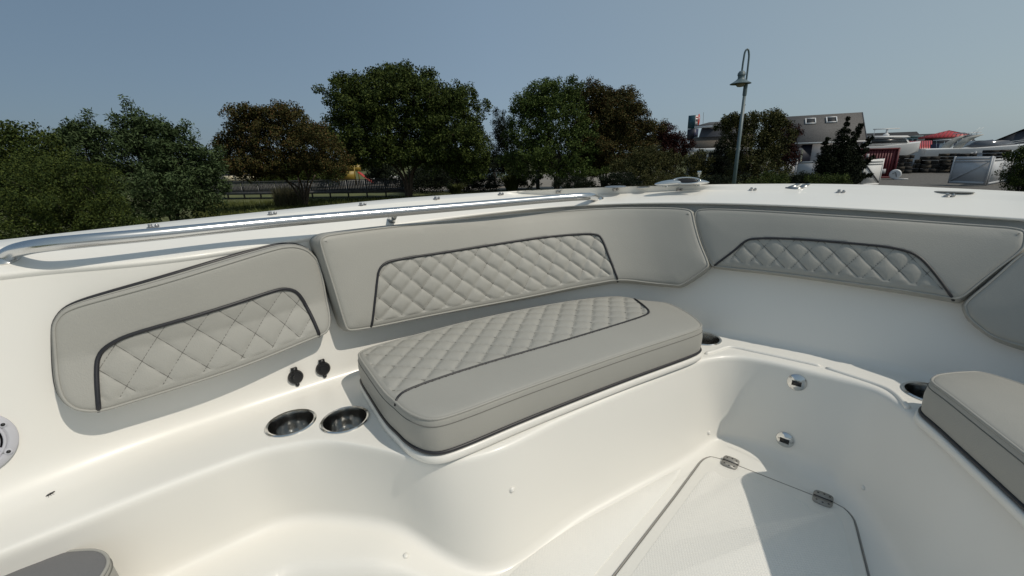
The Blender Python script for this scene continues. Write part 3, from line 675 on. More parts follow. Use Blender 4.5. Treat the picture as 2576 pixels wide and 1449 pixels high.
# small dead fly on the shelf
fc = np.array(both(126, 1244)[0]); fd_ = np.array(both(133, 1240)[0])-fc; fd_ /= np.linalg.norm(fd_); fs = np.cross([0, 0, 1.0], fd_)
fly = empty("dead_fly", fc, "tiny dead black fly lying on the white shelf near the speaker", "insect")
MB().lathe([(.0002, -.006), (.0016, -.003), (.0019, .001), (.0011, .004), (.0013, .0055), (.0003, .0075)], fc+np.array([0, 0, .0016]), 8, np.array([fs, [0, 0, 1.0], fd_])).build("fly_body", BLACK, fly, True)
mb = MB()
for k in (-1, 0, 1):
    for sg in (-1, 1): mb.bar(fc+fd_*k*.0015+np.array([0, 0, .002]), fc+fd_*k*.004+fs*sg*.0045+np.array([0, 0, -.0012]), .0004, .0004)
mb.build("fly_legs", BLACK, fly)
#%%ENDFIT
#%%BACKGROUND
# ================================================================== the boatyard around the boat
def bmat(name, c, r=.8, **k): return mat(name, c, r, **k)
ASPH = bmat("tan_paving", (.20, .18, .155), .9, var=.2, vscale=1.2)
GRAV = bmat("gravel", (.105, .098, .09), .95, var=.45, vscale=6, bump=.6, bscale=25, detail=9)
GRASSM = bmat("grass_ground", (.055, .066, .018), .95, col2=(.11, .115, .032), vscale=.6, detail=8)
WOODG = bmat("weathered_wood", (.075, .072, .070), .9, var=.3, vscale=5)
WOODD = bmat("dark_timber", (.014, .012, .010), .9, var=.4, vscale=6)
WOODM = bmat("brown_timber", (.038, .031, .022), .9, var=.35, vscale=6)
VFENCE = bmat("white_vinyl", (.48, .49, .51), .5)
WALLW = bmat("white_siding", (.40, .39, .40), .7, var=.04, vscale=2)
WALLG = bmat("grey_siding", (.085, .09, .105), .7)
SHING = bmat("grey_shingle", (.105, .10, .097), .95, var=.28, vscale=9, detail=10)
SHINGD = bmat("dark_shingle", (.026, .027, .03), .95, var=.3, vscale=5)
SHINGB = bmat("brown_shingle", (.12, .10, .08), .95, var=.25, vscale=8)
REDMET = bmat("red_metal_roof", (.42, .035, .04), .45)
REDBOX = bmat("red_container_paint", (.10, .012, .018), .6, var=.2, vscale=2)
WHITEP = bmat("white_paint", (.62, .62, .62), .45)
GLASSD = mat("dark_glass", (.02, .025, .03), .25, spec=.5)
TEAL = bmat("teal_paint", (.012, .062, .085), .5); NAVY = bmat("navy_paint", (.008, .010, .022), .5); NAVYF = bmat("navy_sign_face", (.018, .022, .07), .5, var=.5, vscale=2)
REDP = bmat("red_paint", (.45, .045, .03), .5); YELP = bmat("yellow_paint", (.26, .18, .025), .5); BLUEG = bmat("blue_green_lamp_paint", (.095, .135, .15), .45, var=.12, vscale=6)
PALEB = bmat("pale_blue_paint", (.30, .42, .48), .6); CANV = bmat("beige_canvas", (.34, .34, .32), .8); CREAM = bmat("cream_sign", (.62, .55, .38), .6); BARK = bmat("bark", (.085, .062, .045), .95, var=.35, vscale=7); BARKD = bmat("dark_bark", (.03, .025, .02), .95, var=.3, vscale=6)
def leafmat(name, cols, rough=.7):
    m = bpy.data.materials.new(name); m.use_nodes = True; n = m.node_tree.nodes; l = m.node_tree.links; b_ = n["Principled BSDF"]
    g = n.new("ShaderNodeNewGeometry"); r = n.new("ShaderNodeValToRGB"); e = r.color_ramp.elements
    while len(e) < len(cols): e.new(.5)
    for i, c_ in enumerate(cols): e[i].position = i/(len(cols)-1); e[i].color = (*c_, 1)
    l.new(g.outputs["Random Per Island"], r.inputs["Fac"]); l.new(r.outputs["Color"], b_.inputs["Base Color"])
    b_.inputs["Roughness"].default_value = rough; b_.inputs["Specular IOR Level"].default_value = .10
    return m
LF_GREEN = leafmat("green_leaves", [(.0186, .0310, .0093), (.0403, .0589, .0139), (.0775, .0961, .0217)])
LF_BRIGHT = leafmat("bright_green_leaves", [(.0248, .0434, .0124), (.0558, .0853, .0217), (.1008, .1318, .0341)])
LF_BRONZE = leafmat("bronze_leaves", [(.020, .026, .010), (.045, .046, .015), (.068, .060, .018), (.088, .048, .020)])
LF_OLIVE = leafmat("olive_leaves", [(.0279, .0341, .0124), (.0527, .0558, .0186), (.0853, .0775, .0279)])
LF_DARK = leafmat("dark_needles", [(.006, .010, .006), (.012, .018, .009), (.022, .028, .012)])
LF_WINE = leafmat("wine_red_leaves", [(.014, .006, .006), (.030, .010, .009), (.05, .018, .012)])
LF_SUMAC = leafmat("sumac_leaves", [(.0217, .0372, .0139), (.0465, .0713, .0264), (.0853, .1162, .0543)])
GRASSB = leafmat("grass_blades", [(.05, .062, .018), (.085, .10, .028), (.13, .14, .05)], .7)
REEDB = leafmat("reed_blades", [(.07, .062, .035), (.11, .10, .06), (.05, .06, .022)], .8)
# ground
def sheet(name, pts, z, m, kind="structure"):
    o = mesh(name, [(x, y, z) for x, y in pts], [tuple(range(len(pts)))], m, None, False); return tag(o, kind=kind)
sheet("ground", [(-900, -400), (900, -400), (900, 1400), (-900, 1400)], 0, GRASSM)
def gxy(px, Y): q = AT(px, 400, Y); return q[:2]
sheet("gravel_yard", [gxy(2010, 33), gxy(2120, 20), gxy(2700, 18), gxy(3100, 70), gxy(1900, 75), gxy(1950, 40)], .004, GRAV)
sheet("paved_path", [gxy(1040, 42), gxy(1560, 39), gxy(1700, 46), gxy(1700, 70), gxy(900, 72), gxy(520, 60), gxy(480, 52)], .004, ASPH)

def rand_unit(n): v = rng.normal(size=(n, 3)); return v/np.linalg.norm(v, axis=1)[:, None]
def leaf_mesh(cent, cr, per, size, elong=1.6, up=.5, flat=1.0):
    n = len(cent)*per; c_ = np.repeat(cent, per, 0)+rand_unit(n)*(rng.random((n, 1))**.45)*np.repeat(np.broadcast_to(cr, (len(cent),)), per)[:, None]*.85*np.array([1, 1, flat])
    nn = rand_unit(n)+np.array([0, 0, up]); nn /= np.linalg.norm(nn, axis=1)[:, None]
    t = np.cross(nn, rand_unit(n)); t /= np.linalg.norm(t, axis=1)[:, None]; s_ = np.cross(nn, t)
    L = size*(.6+.8*rng.random(n))[:, None]; W = L/elong
    v = np.stack([c_-t*L*.5, c_+s_*W*.5-t*L*.05, c_+t*L*.5-nn*L*.10, c_-s_*W*.5-t*L*.05], 1).reshape(-1, 3)
    return v, np.arange(n*4).reshape(n, 4)
def blob_centers(blobs, dens, inner=.55):     # blobs: (centre, rx, ry, rz)
    out = []
    for c_, rx, ry, rz in blobs:
        n = max(6, int(dens*(rx*ry+ry*rz+rx*rz)/3*4))
        d = rand_unit(n); r_ = (inner+(1-inner)*rng.random(n)**.6)[:, None]
        out.append(c_+d*r_*np.array([rx, ry, rz])*(.82+.30*rng.random(n))[:, None])
    return np.concatenate(out)
def pxblob(cx, cy, rx, ry, Y, dy=0.0):
    k = Y/1075; return (AT(cx, cy, Y+dy), rx*k, max(rx, ry)*k*.85, ry*k)
def limbs(base, targets, r0, stems, seed=0, name="trunk", m=None, root=None, spread=.35):
    rg = np.random.default_rng(seed); mb = MB(); base = np.asarray(base, float)
    targets = np.asarray(targets); st = []
    zt = targets[:, 2].mean()
    for s_ in range(stems):
        a = 2*math.pi*s_/stems+rg.random(); fork = base+np.array([math.cos(a)*spread, math.sin(a)*spread, 0])*zt*.45+np.array([0, 0, zt*(.35+.15*rg.random())])
        b0 = base+np.array([math.cos(a), math.sin(a), 0])*r0*.8*(stems > 1); pts = spline([b0-np.array([0, 0, .1]), b0*.55+fork*.45+np.array([0, 0, .12*zt])+rg.normal(size=3)*.08, fork], 7)
        mb.tube(pts, np.linspace(r0, r0*.55, 7), 7); st.append(fork)
    st = np.array(st)
    for t in targets:
        f_ = st[np.argmin(np.linalg.norm(st-t, axis=1)+rg.random(len(st))*.6)]; mid_ = (f_+t)/2+rg.normal(size=3)*.18+np.array([0, 0, .15])
        mb.tube(spline([f_, mid_, t], 6), np.linspace(r0*.5, r0*.08, 6), 5)
    return mb.build(name, m or BARK, root, True)
def lobes(blobs, n=5, k=.34):
    out = list(blobs)
    for c_, rx, ry, rz in blobs:
        for d in rand_unit(n):
            if d[2] < -.35: continue
            q = k*(.65+.7*rng.random()); out.append((c_+d*np.array([rx, ry, rz])*(.92+.22*rng.random()), rx*q, ry*q, rz*q*.85))
    return out
def tree(name, label, cat, group, base, blobs, lm, size=.13, dens=9, per=26, cr=.42, stems=3, r0=.10, bark=None, elong=1.6, up=.5, ntar=26, inner=.5, extra=None, spread=.35):
    root = empty(name, base, label, cat, group)
    ce = np.vstack([blob_centers(lobes(blobs), dens*1.05, inner), blob_centers(blobs, dens*.45, .1)])
    ce = ce[ce[:, 2] > .05]
    if extra is not None: ce = np.vstack([ce, extra])
    v, f = leaf_mesh(ce, cr, int(per*1.8), size*.93, elong, up); mesh("crown", v, f, lm, root, False)
    k = min(ntar, len(ce)); limbs(base, ce[rng.choice(len(ce), k, False)], r0, stems, int(abs(base[0])*10), "trunk", bark, root, spread)
    return root
def gp(px, Y): q = AT(px, 400, Y); return np.array([q[0], q[1], 0.0])
G1 = "trees and shrubs along the boatyard"
# left thicket
tree("shrub_tree", "rounded dark green shrub tree at the far left edge of the thicket", "tree", G1, gp(60, 18), [pxblob(50, 400, 90, 70, 18), pxblob(-60, 470, 130, 110, 18), pxblob(65, 350, 55, 34, 18), pxblob(95, 440, 90, 80, 18)], LF_GREEN, .11, 9, 34, .34, 3, .07, BARKD, 1.8)
tree("bayberry_bush", "dense small leaved bush in front of the thicket just above the left rail end", "bush", G1, gp(160, 14), [pxblob(160, 500, 130, 85, 14), pxblob(60, 560, 150, 90, 13.5), pxblob(250, 540, 75, 75, 14), pxblob(120, 440, 90, 45, 14.4), pxblob(330, 590, 70, 45, 14)], LF_GREEN, .065, 22, 34, .22, 4, .05, BARKD, 1.8, .5, 30)
def spikes(lst, Y, n=9):                       # leafy shoots rising above a crown
    out = []
    for (x0, y0), (x1, y1) in lst:
        a, c_ = AT(x0, y0, Y), AT(x1, y1, Y)
        for t in np.linspace(0, 1, n): out.append(a+(c_-a)*t+rng.normal(size=3)*.16*(1.15-t))
    return np.array(out)
tree("sumac_tree", "feathery green sumac with two leafy spikes left of the tallest one", "tree", G1, gp(215, 20), [pxblob(225, 390, 75, 60, 20), pxblob(200, 350, 45, 30, 20), pxblob(180, 430, 60, 60, 20)], LF_SUMAC, .17, 7, 26, .34, 3, .06, BARKD, 3.2, .7, 22, .4,
     spikes([((215, 350), (226, 285)), ((190, 350), (172, 310)), ((235, 350), (262, 325)), ((180, 380), (150, 335)), ((200, 345), (198, 305))], 20))
tree("sumac_tree", "tallest feathery sumac of the left thicket with pointed top shoot", "tree", G1, gp(400, 21), [pxblob(350, 420, 95, 80, 21), pxblob(450, 430, 90, 75, 21), pxblob(340, 350, 60, 45, 21), pxblob(430, 370, 65, 40, 21), pxblob(400, 500, 140, 70, 20.5), pxblob(510, 460, 45, 65, 21)], LF_SUMAC, .18, 7, 28, .36, 4, .07, BARKD, 3.2, .7, 34, .4,
     spikes([((330, 340), (318, 256)), ((350, 340), (375, 300)), ((310, 340), (283, 290)), ((380, 340), (410, 305)), ((430, 340), (468, 315)), ((400, 350), (440, 335)), ((320, 320), (352, 285)), ((480, 400), (530, 385)), ((500, 430), (560, 420))], 21))
# crape myrtles
tree("crape_myrtle", "bronze tinged multi stemmed tree left of the tallest green tree", "tree", G1, np.array([*P(768, 520, 0)[:2], 0]), [pxblob(700, 330, 95, 62, 28), pxblob(610, 385, 65, 50, 28), pxblob(770, 370, 80, 60, 28), pxblob(640, 320, 55, 35, 28), pxblob(700, 290, 60, 28, 28), pxblob(690, 410, 100, 34, 28), pxblob(625, 425, 50, 26, 28), pxblob(830, 400, 45, 50, 28), pxblob(590, 365, 40, 30, 28)], LF_BRONZE, .115, 9, 30, .34, 7, .085, None, 1.5, .5, 50, .45, None, .50)
tree("crape_myrtle", "tallest broad green multi stemmed tree with fan shaped trunk", "tree", G1, np.array([*P(1030, 500, 0)[:2], 0]), [pxblob(1010, 260, 130, 72, 33), pxblob(890, 280, 75, 55, 33), pxblob(1130, 290, 80, 65, 33), pxblob(1000, 215, 85, 38, 33), pxblob(1150, 245, 40, 35, 33), pxblob(960, 340, 130, 70, 33), pxblob(1130, 370, 95, 65, 33), pxblob(870, 235, 50, 32, 33), pxblob(1195, 380, 42, 50, 33), pxblob(1060, 385, 100, 32, 33), pxblob(920, 380, 75, 36, 33), pxblob(1175, 420, 50, 34, 33)], LF_GREEN, .14, 7.5, 32, .40, 6, .13, None, 1.5, .5, 60, .42, None, .42)
tree("red_cedar", "narrow dark evergreen between the tallest tree and the middle green tree", "tree", G1, gp(1270, 46), [pxblob(1265, 330, 28, 45, 46), pxblob(1275, 390, 40, 50, 46), pxblob(1260, 430, 45, 40, 46)], LF_DARK, .14, 9, 28, .34, 1, .10, BARKD, 2.2)
tree("crape_myrtle", "middle green tree with a dark trunk left of the bronze one", "tree", G1, gp(1400, 36), [pxblob(1390, 290, 85, 62, 36), pxblob(1330, 330, 62, 60, 36), pxblob(1420, 370, 85, 55, 36), pxblob(1400, 235, 55, 30, 36), pxblob(1340, 400, 65, 45, 36), pxblob(1440, 425, 60, 28, 36), pxblob(1360, 262, 40, 25, 36)], LF_BRIGHT, .13, 8, 28, .38, 3, .13, BARKD, 1.5, .5, 40, .45)
tree("crape_myrtle", "wide bronze tree right of the middle green tree", "tree", G1, gp(1520, 38), [pxblob(1520, 300, 85, 65, 38), pxblob(1580, 320, 65, 55, 38), pxblob(1490, 250, 55, 35, 38), pxblob(1560, 270, 55, 35, 38), pxblob(1540, 380, 100, 50, 38), pxblob(1610, 350, 45, 50, 38), pxblob(1480, 350, 60, 60, 38), pxblob(1480, 420, 55, 30, 38.5)], LF_BRONZE, .13, 9, 30, .40, 4, .10, BARKD, 1.5, .5, 44, .45)
tree("plum_bush", "small wine red tree between the bronze tree and the sign", "tree", G1, gp(1685, 44), [pxblob(1680, 345, 30, 30, 44), pxblob(1700, 370, 38, 30, 44), pxblob(1665, 375, 35, 40, 44)], LF_WINE, .12, 11, 28, .34, 2, .07, BARKD)
tree("crape_bush", "low bronze bush below the wine red tree", "bush", G1, gp(1660, 33), [pxblob(1640, 410, 60, 42, 33), pxblob(1720, 425, 60, 30, 33), pxblob(1600, 430, 60, 30, 33), pxblob(1760, 400, 30, 20, 33)], LF_OLIVE, .11, 10, 26, .32, 3, .06, BARKD)
tree("juniper", "upright black green juniper just left of the street lamp", "tree", G1, gp(1815, 33), [pxblob(1825, 365, 18, 38, 33), pxblob(1818, 405, 36, 40, 33), pxblob(1800, 440, 48, 28, 33)], LF_DARK, .10, 16, 30, .24, 1, .09, BARKD, 2.4)
tree("small_tree", "yellow green tree standing behind the street lamp pole", "tree", G1, gp(1895, 29), [pxblob(1860, 315, 42, 25, 29), pxblob(1920, 325, 45, 35, 29), pxblob(1885, 370, 62, 42, 29), pxblob(1900, 425, 68, 38, 29), pxblob(1955, 300, 22, 12, 29), pxblob(1945, 370, 40, 35, 29), pxblob(1835, 305, 22, 12, 29)], LF_OLIVE, .115, 9, 28, .30, 3, .07, None, 1.6, .6, 30, .4, spikes([((1920, 310), (1950, 282)), ((1850, 310), (1845, 290)), ((1960, 345), (2005, 332))], 29, 5))
tree("plum_bush", "dark wine red bush half hidden behind the yellow green tree", "bush", G1, gp(1975, 34), [pxblob(1965, 345, 35, 35, 34), pxblob(1975, 395, 32, 40, 34), pxblob(1950, 320, 22, 18, 34)], LF_WINE, .11, 12, 28, .30, 2, .06, BARKD)
# wind swept juniper: several leaning spires
def spire(base, tip, r0, n=26):
    t = np.linspace(0, 1, n)[:, None]; bend = (tip-base)*t; bend[:, 0] -= .35*np.sin(t[:, 0]*math.pi)*.6; return base+bend, r0*(1-.88*t[:, 0])+.03
root = empty("windswept_juniper", gp(2105, 31), "dark windswept juniper with leaning pointed spires in front of the grey roof", "tree", G1)
cs, rs = [], []
for (bx, by), (tx, ty), r_ in (((2105, 440), (2134, 296), .75), ((2125, 430), (2167, 313), .62), ((2080, 445), (2083, 347), .62), ((2130, 450), (2193, 345), .6), ((2120, 455), (2196, 396), .6), ((2095, 455), (2150, 380), .8), ((2120, 462), (2190, 440), .55), ((2085, 455), (2066, 400), .5)):
    a, r2 = spire(AT(bx, by, 31), AT(tx, ty, 31), r_); 
    for c_, q in zip(a, r2):
        q *= 1.25; k = max(3, int(20*q)); cs.append(c_+rand_unit(k)*q*rng.random((k, 1))**.5); rs += [max(.13, q*.5)]*k
cs = np.concatenate(cs); v, f = leaf_mesh(cs, np.array(rs), 46, .105, 2.0, .8); mesh("crown", v, f, LF_DARK, root, False)
limbs(gp(2105, 31), cs[rng.choice(len(cs), 14, False)], .10, 3, 4, "trunk", BARKD, root)
for px, y, rx, ry, Y, lab, lm in ((1560, 452, 55, 16, 26, "flat dark hedge shrub under the bronze tree left of the deck cleat", LF_DARK), (1660, 455, 60, 15, 25.5, "flat hedge shrub directly behind the chrome deck cleat", LF_OLIVE), (1790, 456, 55, 16, 25, "low hedge shrub left of the foot of the street lamp", LF_DARK), (1935, 455, 45, 18, 25, "low shrub right of the foot of the street lamp", LF_GREEN), (2080, 455, 45, 16, 24, "low rounded shrub at the foot of the windswept juniper", LF_GREEN), (2025, 452, 40, 17, 26, "dark low shrub in front of the white fence", LF_DARK), (1450, 458, 45, 14, 27, "low dark shrub at the foot of the middle green tree", LF_DARK)):
    tree("low_shrub", lab, "shrub", G1, gp(px, Y), [pxblob(px, y, rx, ry, Y), pxblob(px+8, y+12, rx, ry, Y)], lm, .07, 20, 26, .20, 3, .03, BARKD, 1.6, .6, 10)
tree("yard_shrub", "dark leafy shrub at the right frame edge beyond the white fence", "bush", G1, gp(2590, 25), [pxblob(2590, 420, 55, 55, 25), pxblob(2570, 460, 45, 35, 25), pxblob(2640, 440, 60, 60, 25), pxblob(2560, 395, 22, 22, 25)], LF_GREEN, .085, 16, 28, .25, 3, .06, BARKD)
tree("far_tree", "small far green and reddish tree behind the yacht bow", "tree", G1, gp(2520, 92), [pxblob(2500, 372, 22, 14, 92), pxblob(2540, 368, 28, 16, 92), pxblob(2520, 376, 35, 14, 92)], LF_OLIVE, .25, 4, 26, .6, 2, .12, BARKD, ntar=8)
tree("far_bush", "dark hedge mass under the tallest tree right of its trunk", "bush", G1, gp(1150, 40), [pxblob(1150, 450, 70, 40, 40), pxblob(1060, 462, 60, 28, 40), pxblob(1210, 462, 45, 35, 40)], LF_DARK, .12, 9, 26, .34, 3, .05, BARKD)
tree("far_bush", "round green bush beside the tan paving right of the dark hedge", "bush", G1, gp(1300, 41), [pxblob(1300, 440, 32, 28, 41), pxblob(1330, 455, 30, 20, 41)], LF_GREEN, .12, 9, 26, .30, 3, .05, BARKD)
def far_row(lab, Y, spans):                   # distant treeline reading as one mass
    ce = np.concatenate([blob_centers([pxblob(x, y, rx, ry, Y)], .8) for x, y, rx, ry in spans]); v, f = leaf_mesh(ce, 1.2, 22, .5)
    tag(mesh("distant_treeline", v, f, LF_GREEN, None, False), lab, "treeline", kind="stuff")
far_row("distant treeline seen in the gaps between the trees", 130, [(x, 415-.016*(x-900)*1.0, 60, 14) for x in range(-300, 1800, 70)])
for px, y, rx, ry, Y, lab in ((705, 432, 60, 24, 52, "dark bush mass behind the boardwalk below the bronze tree crown"), (800, 428, 52, 28, 53, "dark bush behind the boardwalk left of the play tower"), (962, 428, 34, 26, 51, "dark bush behind the boardwalk right of the play tower"), (1095, 440, 60, 26, 50, "dark bush at the far right end of the boardwalk")):
    tree("far_bush", lab, "bush", G1, gp(px, Y), [pxblob(px, y, rx, ry, Y), pxblob(px+15, y+14, rx, ry*.8, Y), pxblob(px-rx*.6, y+6, rx*.5, ry*.8, Y)], LF_DARK if px > 900 else LF_GREEN, .17, 5, 26, .42, 3, .06, BARKD, ntar=10)
# ornamental grass clumps
def grass_clump(name, label, c_, h, r_, n, m, group, droop=.5, wid=.012):
    a = rng.random(n)*2*math.pi; rr_ = r_*.35*np.sqrt(rng.random(n)); b0 = np.stack([c_[0]+rr_*np.cos(a), c_[1]+rr_*np.sin(a), np.full(n, c_[2])], 1)
    a2 = a+rng.normal(size=n)*.4; out = np.stack([np.cos(a2), np.sin(a2), 0*a2], 1); L = h*(.6+.5*rng.random(n)); le = r_*(.3+.9*rng.random(n))
    side = np.stack([-np.sin(a2), np.cos(a2), 0*a2], 1); rows_ = []
    for t, wv in ((0, 1), (.35, 1), (.7, .7), (1, .12)):
        ctr = b0+out*(le*t**1.6)[:, None]+np.array([0, 0, 1])*(L*(t-droop*t**3*.6))[:, None]; rows_.append(ctr-side*wid*wv); rows_.append(ctr+side*wid*wv)
    v = np.stack(rows_, 1).reshape(-1, 3); k = np.arange(n)[:, None]*8
    f = np.concatenate([k+np.array([[0, 1, 3, 2]]), k+np.array([[2, 3, 5, 4]]), k+np.array([[4, 5, 7, 6]])])
    return tag(mesh(name, v, f, m, None, False), label, "ornamental grass", group)
G2 = "ornamental grass clumps near the boat"
for px, Y, h, r_, n, lab in ((640, 20, 1.3, 1.2, 700, "fountain grass clump in front of the reed bed"), (560, 17.5, 1.0, 1.0, 500, "grass clump at the right foot of the left thicket"), (350, 13, .75, .8, 500, "grass clump closest to the rail below the sumac"), (240, 12.5, .55, .7, 400, "small dark grass clump under the bayberry bush"), (1140, 36, 1.3, .9, 400, "pale grass clump beside the dark hedge right of the tallest trunk"), (1285, 40, 2.0, 1.4, 500, "tall grass clump beside the tan paving")):
    grass_clump("fountain_grass", lab, gp(px, Y), h, r_, n, GRASSB, G2, wid=.012 if Y < 25 else .02)
for px, Y, lab in ((1985, 30, "soft grass clump in front of the white fence, left one"), (2035, 29.5, "soft grass clump in front of the white fence, right one")):
    grass_clump("fountain_grass", lab, gp(px, Y), 1.25, 1.3, 900, GRASSB, G2, .3, .012)
def reeds(name, lab, x0, x1, Y0, Y1, n, h, m, wid):
    X = x0+(x1-x0)*rng.random(n); Y = Y0+(Y1-Y0)*rng.random(n); b0 = np.array([gp(x, y) for x, y in zip(X, Y)]); a = rng.random(n)*6.28
    L = h*(.6+.6*rng.random(n)); lean = rng.normal(size=(n, 3))*.12*L[:, None]; lean[:, 2] = 0; side = np.stack([np.cos(a), np.sin(a), 0*a], 1)*wid
    tip = b0+lean+np.array([0, 0, 1])*L[:, None]; v = np.stack([b0-side, b0+side, tip], 1).reshape(-1, 3)
    return tag(mesh(name, v, np.arange(n*3).reshape(n, 3), m, None, False), lab, "grass", kind="stuff")
reeds("reed_bed", "tan reed bed in front of the boardwalk left of the bronze trunk", 672, 745, 30, 34.5, 1500, 1.25, REEDB, .02)
reeds("meadow_grass", "short meadow grass between the boat and the boardwalk", 450, 1260, 15, 35, 26000, .32, GRASSB, .022)
reeds("meadow_grass", "short meadow grass right of the middle trees", 1260, 2200, 18, 31, 14000, .22, GRASSB, .022)
# ------------------------------------------------------------------ boardwalk with picket railing
bw = empty("boardwalk", gp(760, 36), "weathered grey boardwalk with picket railing behind the bronze tree", "boardwalk")
A0, A1 = gp(470, 40), gp(1010, 35.5); ed = A1-A0; bl = np.linalg.norm(ed); ed /= bl; en = np.array([-ed[1], ed[0], 0])
MB().bar(A0+en*.9+np.array([0, 0, .66]), A1+en*.9+np.array([0, 0, .66]), 1.8, .06).build("deck_boards", WOODG, bw)
MB().bar(A0+np.array([0, 0, .52]), A1+np.array([0, 0, .52]), .05, .24).build("fascia_beam", WOODG, bw)
MB().bar(A0+np.array([0, 0, 1.50]), A1+np.array([0, 0, 1.50]), .14, .05).build("hand_rail", WOODG, bw)
nb = int(bl/1.6)
for i in range(nb+1):
    q = A0+ed*(bl*i/nb); MB().box(q+np.array([0, 0, .74])+en*.06, (.05, .05, .74)).build("rail_post", WOODG, bw)
    if i < nb:
        mb = MB()
        for k in range(11): mb.box(q+ed*(bl/nb)*(k+.6)/11.6+np.array([0, 0, 1.07])-en*.02, (.052, .012, .37), math.atan2(ed[1], ed[0]))
        mb.build("picket_panel", WOODG, bw)
# ------------------------------------------------------------------ pavilion, lamp, play tower, cars, posts beyond the boardwalk
def house(name, lab, c_, rz, w_, d_, eave, ridge, wm, rm, over=.35, parts=True):
    """gable house, ridge along local x; local -y looks to the viewer when rz=0"""
    root = empty(name, (c_[0], c_[1], 0), lab, "building"); X = np.array([math.cos(rz), math.sin(rz), 0]); Yv = np.array([-math.sin(rz), math.cos(rz), 0]); Z = np.array([0, 0, 1.0]); c_ = np.array([c_[0], c_[1], 0.0])
    pr = [c_+X*w_/2-Yv*d_/2, c_+X*w_/2-Yv*d_/2+Z*eave, c_+X*w_/2+Z*(ridge-.08), c_+X*w_/2+Yv*d_/2+Z*eave, c_+X*w_/2+Yv*d_/2]
    MB().prism(pr, -X*w_, (0, 0, 0)).build("wall", wm, root)
    sl_ = (ridge-eave)/(d_/2)
    for sg in (-1, 1):
        lo = c_+Yv*sg*(d_/2+over)+Z*(eave-sl_*over+.05); hi = c_+Z*(ridge+.05); q = [lo-X*(w_/2+over), lo+X*(w_/2+over), hi+X*(w_/2+over), hi-X*(w_/2+over)]
        MB().prism(q, (0, 0, 0), (0, 0, .12)).build("roof", rm, root)
    return root, c_, X, Yv, Z
pv, pc, pX, pY, pZ = house("pavilion", "small grey gabled pavilion with white trim seen left of the bronze tree", gp(556, 72), math.radians(62), 9, 4.6, 1.95, 3.35, WALLG, bmat("slate_green_roof", (.05, .06, .06), .8))
for t in (-1.6, 0, 1.6): MB().box(pc-pX*4.9+pY*t+pZ*1.0, (.1, .1, 1.0)).build("column", WHITEP, pv)
MB().bar(pc-pX*4.9-pY*2.6+pZ*1.92, pc-pX*4.9+pY*2.6+pZ*1.92, .12, .14).build("fascia", WHITEP, pv)
for sg in (-1, 1): MB().bar(pc-pX*4.93+pY*sg*2.7+pZ*1.85, pc-pX*4.93+pZ*3.45, .1, .16, up=pX).build("rake_trim", WHITEP, pv)
for k in range(4):
    q = AT(575+k*26, 448, 62); MB().box(q, (.7, .06, .32)).build("sign_board", CREAM, pv)
gl = empty("globe_lamp", gp(583, 55), "small cream globe lamp on a thin pole beside the pavilion", "lamp")
q = AT(582, 410, 55); MB().tube([gp(583, 55), q], .05, 8).build("pole", BARKD, gl); MB().lathe([(.05, -.2), (.22, -.1), (.26, .05), (.16, .22), (0, .26)], q, 12).build("globe", CREAM, gl, True)
pt_ = empty("play_tower", gp(890, 56), "yellow and red playground tower glimpsed through the tallest tree", "playground")
q = gp(880, 56); MB().box(q+np.array([-.7, 0, 1.2]), (1.1, .05, .55)).build("panel", YELP, pt_); MB().box(q+np.array([.2, .4, 2.1]), (.9, .05, .35)).build("panel", YELP, pt_)
MB().bar(q+np.array([.9, 0, 1.6]), q+np.array([2.6, -.3, .3]), .7, .08).build("slide", REDP, pt_)
for dx, dy in ((-1.8, 0), (.4, 0), (-1.8, 1.4), (.4, 1.4)): MB().box(q+np.array([dx, dy, 1.3]), (.06, .06, 1.3)).build("post", YELP, pt_)
def car(lab, c_, rz, paint, s_=1.0):
    root = empty("parked_car", (c_[0], c_[1], 0), lab, "car", "cars parked beyond the trees"); X = np.array([math.cos(rz), math.sin(rz), 0]); Yv = np.array([-math.sin(rz), math.cos(rz), 0]); Z = np.array([0, 0, 1.0]); c_ = np.array([c_[0], c_[1], 0.0])
    def prof(pts, hw): return [c_+X*x*s_-Yv*hw+Z*z*s_ for x, z in pts]
    body_ = [(-2.25, .35), (-2.3, .8), (-2.1, .95), (-1.0, 1.0), (1.0, .98), (2.0, .82), (2.3, .62), (2.25, .32)]
    cab = [(-1.9, .96), (-1.35, 1.48), (.25, 1.5), (1.15, .97)]
    MB().prism(prof(body_, .88), (0, 0, 0), Yv*1.76).build("body", paint, root); MB().prism(prof(cab, .74), (0, 0, 0), Yv*1.48).build("cabin", paint, root)
    for sg in (-1, 1):
        win = [c_+X*x*s_+Yv*sg*.755+Z*z*s_ for x, z in [(-1.6, 1.0), (-1.25, 1.4), (.2, 1.42), (.9, 1.0)]]; MB().prism(win, Yv*-.008, Yv*.008).build("window", GLASSD, root)
    for x in (-1.4, 1.4):
        for sg in (-1, 1): MB().lathe([(.33, -.1), (.33, .1), (.2, .12), (0, .12)], c_+X*x+Yv*sg*.80+Z*.33, 16, np.array([X, Z, Yv*sg])).build("wheel", BLACK, root, True, 40)
    return root
car("white parked car seen through the gap right of the play tower", gp(962, 58), .15, WHITEP); car("pale grey parked car between the tallest tree and the middle tree", gp(1252, 58), .1, PALEB); car("silver parked car half hidden behind the trunks of the middle tree", gp(1440, 60), .2, SILVER)
